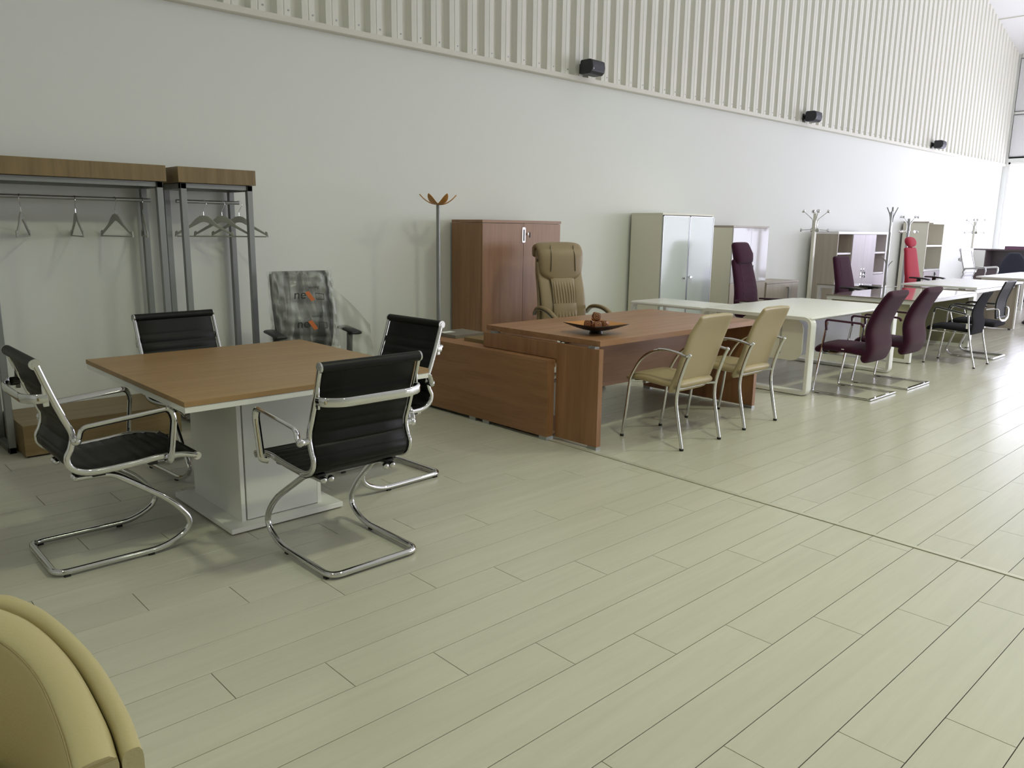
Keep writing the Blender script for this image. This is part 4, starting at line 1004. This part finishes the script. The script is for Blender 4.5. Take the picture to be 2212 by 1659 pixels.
star(t, M_bplas, .47)
MB().slab([(-.2, .50), (0, .50), (.24, .49)], .50, .075, exp=3.5).build('seat', M_blackf, t, ang=70)
bk = [(p.x, p.y) for p in spline([(a, b, 0) for a, b in ((-.22, .56), (-.205, .68), (-.215, .82), (-.25, .98), (-.285, 1.13))], 6)]
MB().slab(bk, lambda u: .40+.05*sin(pi*u*.8), .014, exp=6).build('mesh_back', M_mesh, t, ang=70)
MB().tube([(-(.20+.025*sin(pi*i/len(bk)*.8)), a, b) for i, (a, b) in enumerate(bk)][::-1], .015, n=8).tube([((.20+.025*sin(pi*i/len(bk)*.8)), a, b) for i, (a, b) in enumerate(bk)], .015, n=8).tube([(-.205, -.285, 1.135), (.205, -.285, 1.135)], .016, n=8).tube([(-.2, -.22, .56), (.2, -.22, .56)], .016, n=8).build('back_frame', M_bplas, t)
MB().slab([(-.19, .66), (-.185, .72), (-.20, .78)], .36, .03, exp=3).build('lumbar_pad', M_bplas, t, ang=70)
for s_ in (-1, 1):
    MB().slab([(-.16, .715), (-.05, .71), (.10, .70)], .09, .03, exp=2.5, xo=s_*.29, n=20).build('arm_pad', M_bplas, t)
    MB().tube([(s_*.29, -.03, .70), (s_*.285, -.03, .55), (s_*.22, -.03, .46)], .018, .035, n=8, exp=3).build('arm_post', M_bplas, t)
# plastic bag over the back, pulled out over the camera-right arm (local -x)
rnd_ = random.Random(4)
ph = [rnd_.uniform(0, 6.28) for _ in range(8)]
def wr(u, v): return .010*sin(17*u+5*v+ph[0]) + .008*sin(31*u-9*v+ph[1]) + .006*sin(11*u+23*v+ph[2]) + .004*sin(53*u+14*v+ph[3])
def bagf(u, v):
    k = v*(len(bk)-1); i = min(int(k), len(bk)-2); q = k-i
    y_ = bk[i][0]*(1-q)+bk[i+1][0]*q; z_ = bk[i][1]*(1-q)+bk[i+1][1]*q
    a = 2*pi*u; cx_ = sgn(cos(a))*abs(cos(a))**.5; sy_ = sgn(sin(a))*abs(sin(a))**.8
    cl = 1 if v < .93 else max(.05, 1-((v-.93)/.07)**2)
    return (cx_*(.245+.03*(1-v)+wr(u*3, v)*.6), y_+.01+sy_*(.045+.02*(1-v))*cl+wr(u*2, v*2)*.8*cl, z_+(.02*v))
def bag(u, v): return bagf(u, v)
MB().grid(bag, 96, 48).build('plastic_bag', M_plas, t, ang=80)
def wd(a, b): return .012*sin(9*a+4*b+.4) + .008*sin(5*a-11*b+2) + .006*sin(19*a+3*b)
def drape(u, v):   # from the edge of the back out over the arm rest and down
    T = V((-.215-.16*u, -.15+.31*u, 1.02-.26*u+.02*sin(pi*u))); Q = V((-.225-.18*u, -.04+.20*u, .50))
    p = T*(1-v) + Q*v; w = wd(u, v)*min(1, 6*v+.2)
    return (p.x + w*.7, p.y + w*1.6, p.z)
M_film = mat('milky_film', (.62, .64, .60), .3, alpha=.42, bump=.6, bscale=14)
MB().grid(drape, 40, 40).build('plastic_drape', M_film, t, ang=80)
def text(s_, size, m, parent, loc, rot, name='print'):
    c = bpy.data.curves.new(name, 'FONT'); c.body = s_; c.size = size; c.extrude = .0006; c.align_x = 'CENTER'
    o = bpy.data.objects.new(name, c); C.objects.link(o); bpy.context.view_layer.update()
    me = bpy.data.meshes.new_from_object(o.evaluated_get(bpy.context.evaluated_depsgraph_get())); bpy.data.objects.remove(o)
    me.materials.clear(); me.materials.append(m)
    o = bpy.data.objects.new(name, me); C.objects.link(o); o.parent = parent; o.location = loc; o.rotation_euler = rot; return o
R_ = (rad(90+12), 0, rad(180))
for zz, yy_ in ((.95, -.140), (.735, -.095)):
    text('ne', .10, M_dark2, t, (.055, yy_, zz), R_)
    text('seating', .030, M_dark2, t, (-.06, yy_-.012, zz+.075), R_)
    def PP(pts): return [(a, yy_ - (b)*.16 , zz+b) for a, b in pts]
    m = MB(); f1 = PP([(.012, .045), (-.018, .055), (-.062, -.01), (-.032, -.022)]); f2 = [(a, b+.002, c) for a, b, c in f1]; m.rings([f1, f2]); m.build('print_mark', M_orange, t, smooth=False)
    fr = PP([(-.072, .038), (-.135, .028), (-.135, -.012), (-.075, -.008)])
    MB().tube(fr, .004, n=4, closed=True).build('print_mark', M_dark2, t, smooth=False)

# ------------------------------------------------------------------ tub chair in the near corner
t = thing('tub_armchair', 'pale yellow leather tub armchair cut by the lower left corner', 'armchair', (-.06, 1.18, 0), 0)
def U(pts, n=6):
    q = [(p.x, p.y) for p in spline([(a, b, 0) for a, b in pts], n)]
    return q + [(-a, b) for a, b in q[-2::-1]]
PO = [(.394, 0), (.410, .12), (.420, .32), (.408, .52), (.382, .66), (.335, .745), (.20, .775), (0, .78)]
PI_ = [(.362, 0), (.378, .12), (.388, .32), (.377, .50), (.350, .63), (.305, .71), (.18, .741), (0, .746)]
QO = [(.358, 0), (.374, .12), (.384, .32), (.373, .50), (.346, .625), (.300, .705), (.18, .737), (0, .742)]
QI = [(.292, 0), (.306, .12), (.316, .30), (.306, .44), (.280, .55), (.235, .62), (.14, .65), (0, .655)]
def band(inn, out, z0, z1, crown=.0):
    R = []
    for (a, b), (c, d) in zip(U(inn), U(out)):
        q = [V((a, b, z0)), V((c, d, z0)), V((c, d, z1-.014)), V((c*.95+a*.05, d*.95+b*.05, z1-.004)), V((c*.8+a*.2, d*.8+b*.2, z1+crown*.7)), V(((a+c)/2, (b+d)/2, z1+crown)), V((c*.2+a*.8, d*.2+b*.8, z1+crown*.7)), V((c*.05+a*.95, d*.05+b*.95, z1-.004)), V((a, b, z1-.014))]
        R.append(q)
    return MB().rings(R)
band(PI_, PO, .06, .700, .005).build('outer_shell', M_sofa, t, ang=50)
band(QI, QO, .10, .704, .006).build('inner_cushion', M_sofa, t, ang=50)
MB().slab([(.06, .40), (.3, .41), (.45, .40), (.58, .38)], .56, .14, exp=5).build('seat_cushion', M_sofa, t, ang=70)
MB().box(-.29, .29, .06, .60, .10, .33).build('seat_base', M_sofa, t, bevel=.02)
sm = MB()
for s_ in (-1, 1): sm.tube([(s_*a, -.0015, .7015) for a in (.294, .33, .356)], .0012, n=6, up=(0, 0, 1))
sm.build('stitching', M_thread, t)
ip = U([(a+.003, b+.002) for a, b in QI]); sm = MB().tube([(a, b, .702) for a, b in ip], .0016, n=6, up=(0, 0, 1)); sm.build('seam', M_thread, t)
for a in (-.32, .32):
    for b in (.08, .62): MB().cyl((a, b, 0), (a, b, .10), .022, 12).build('foot', M_bplas, t)
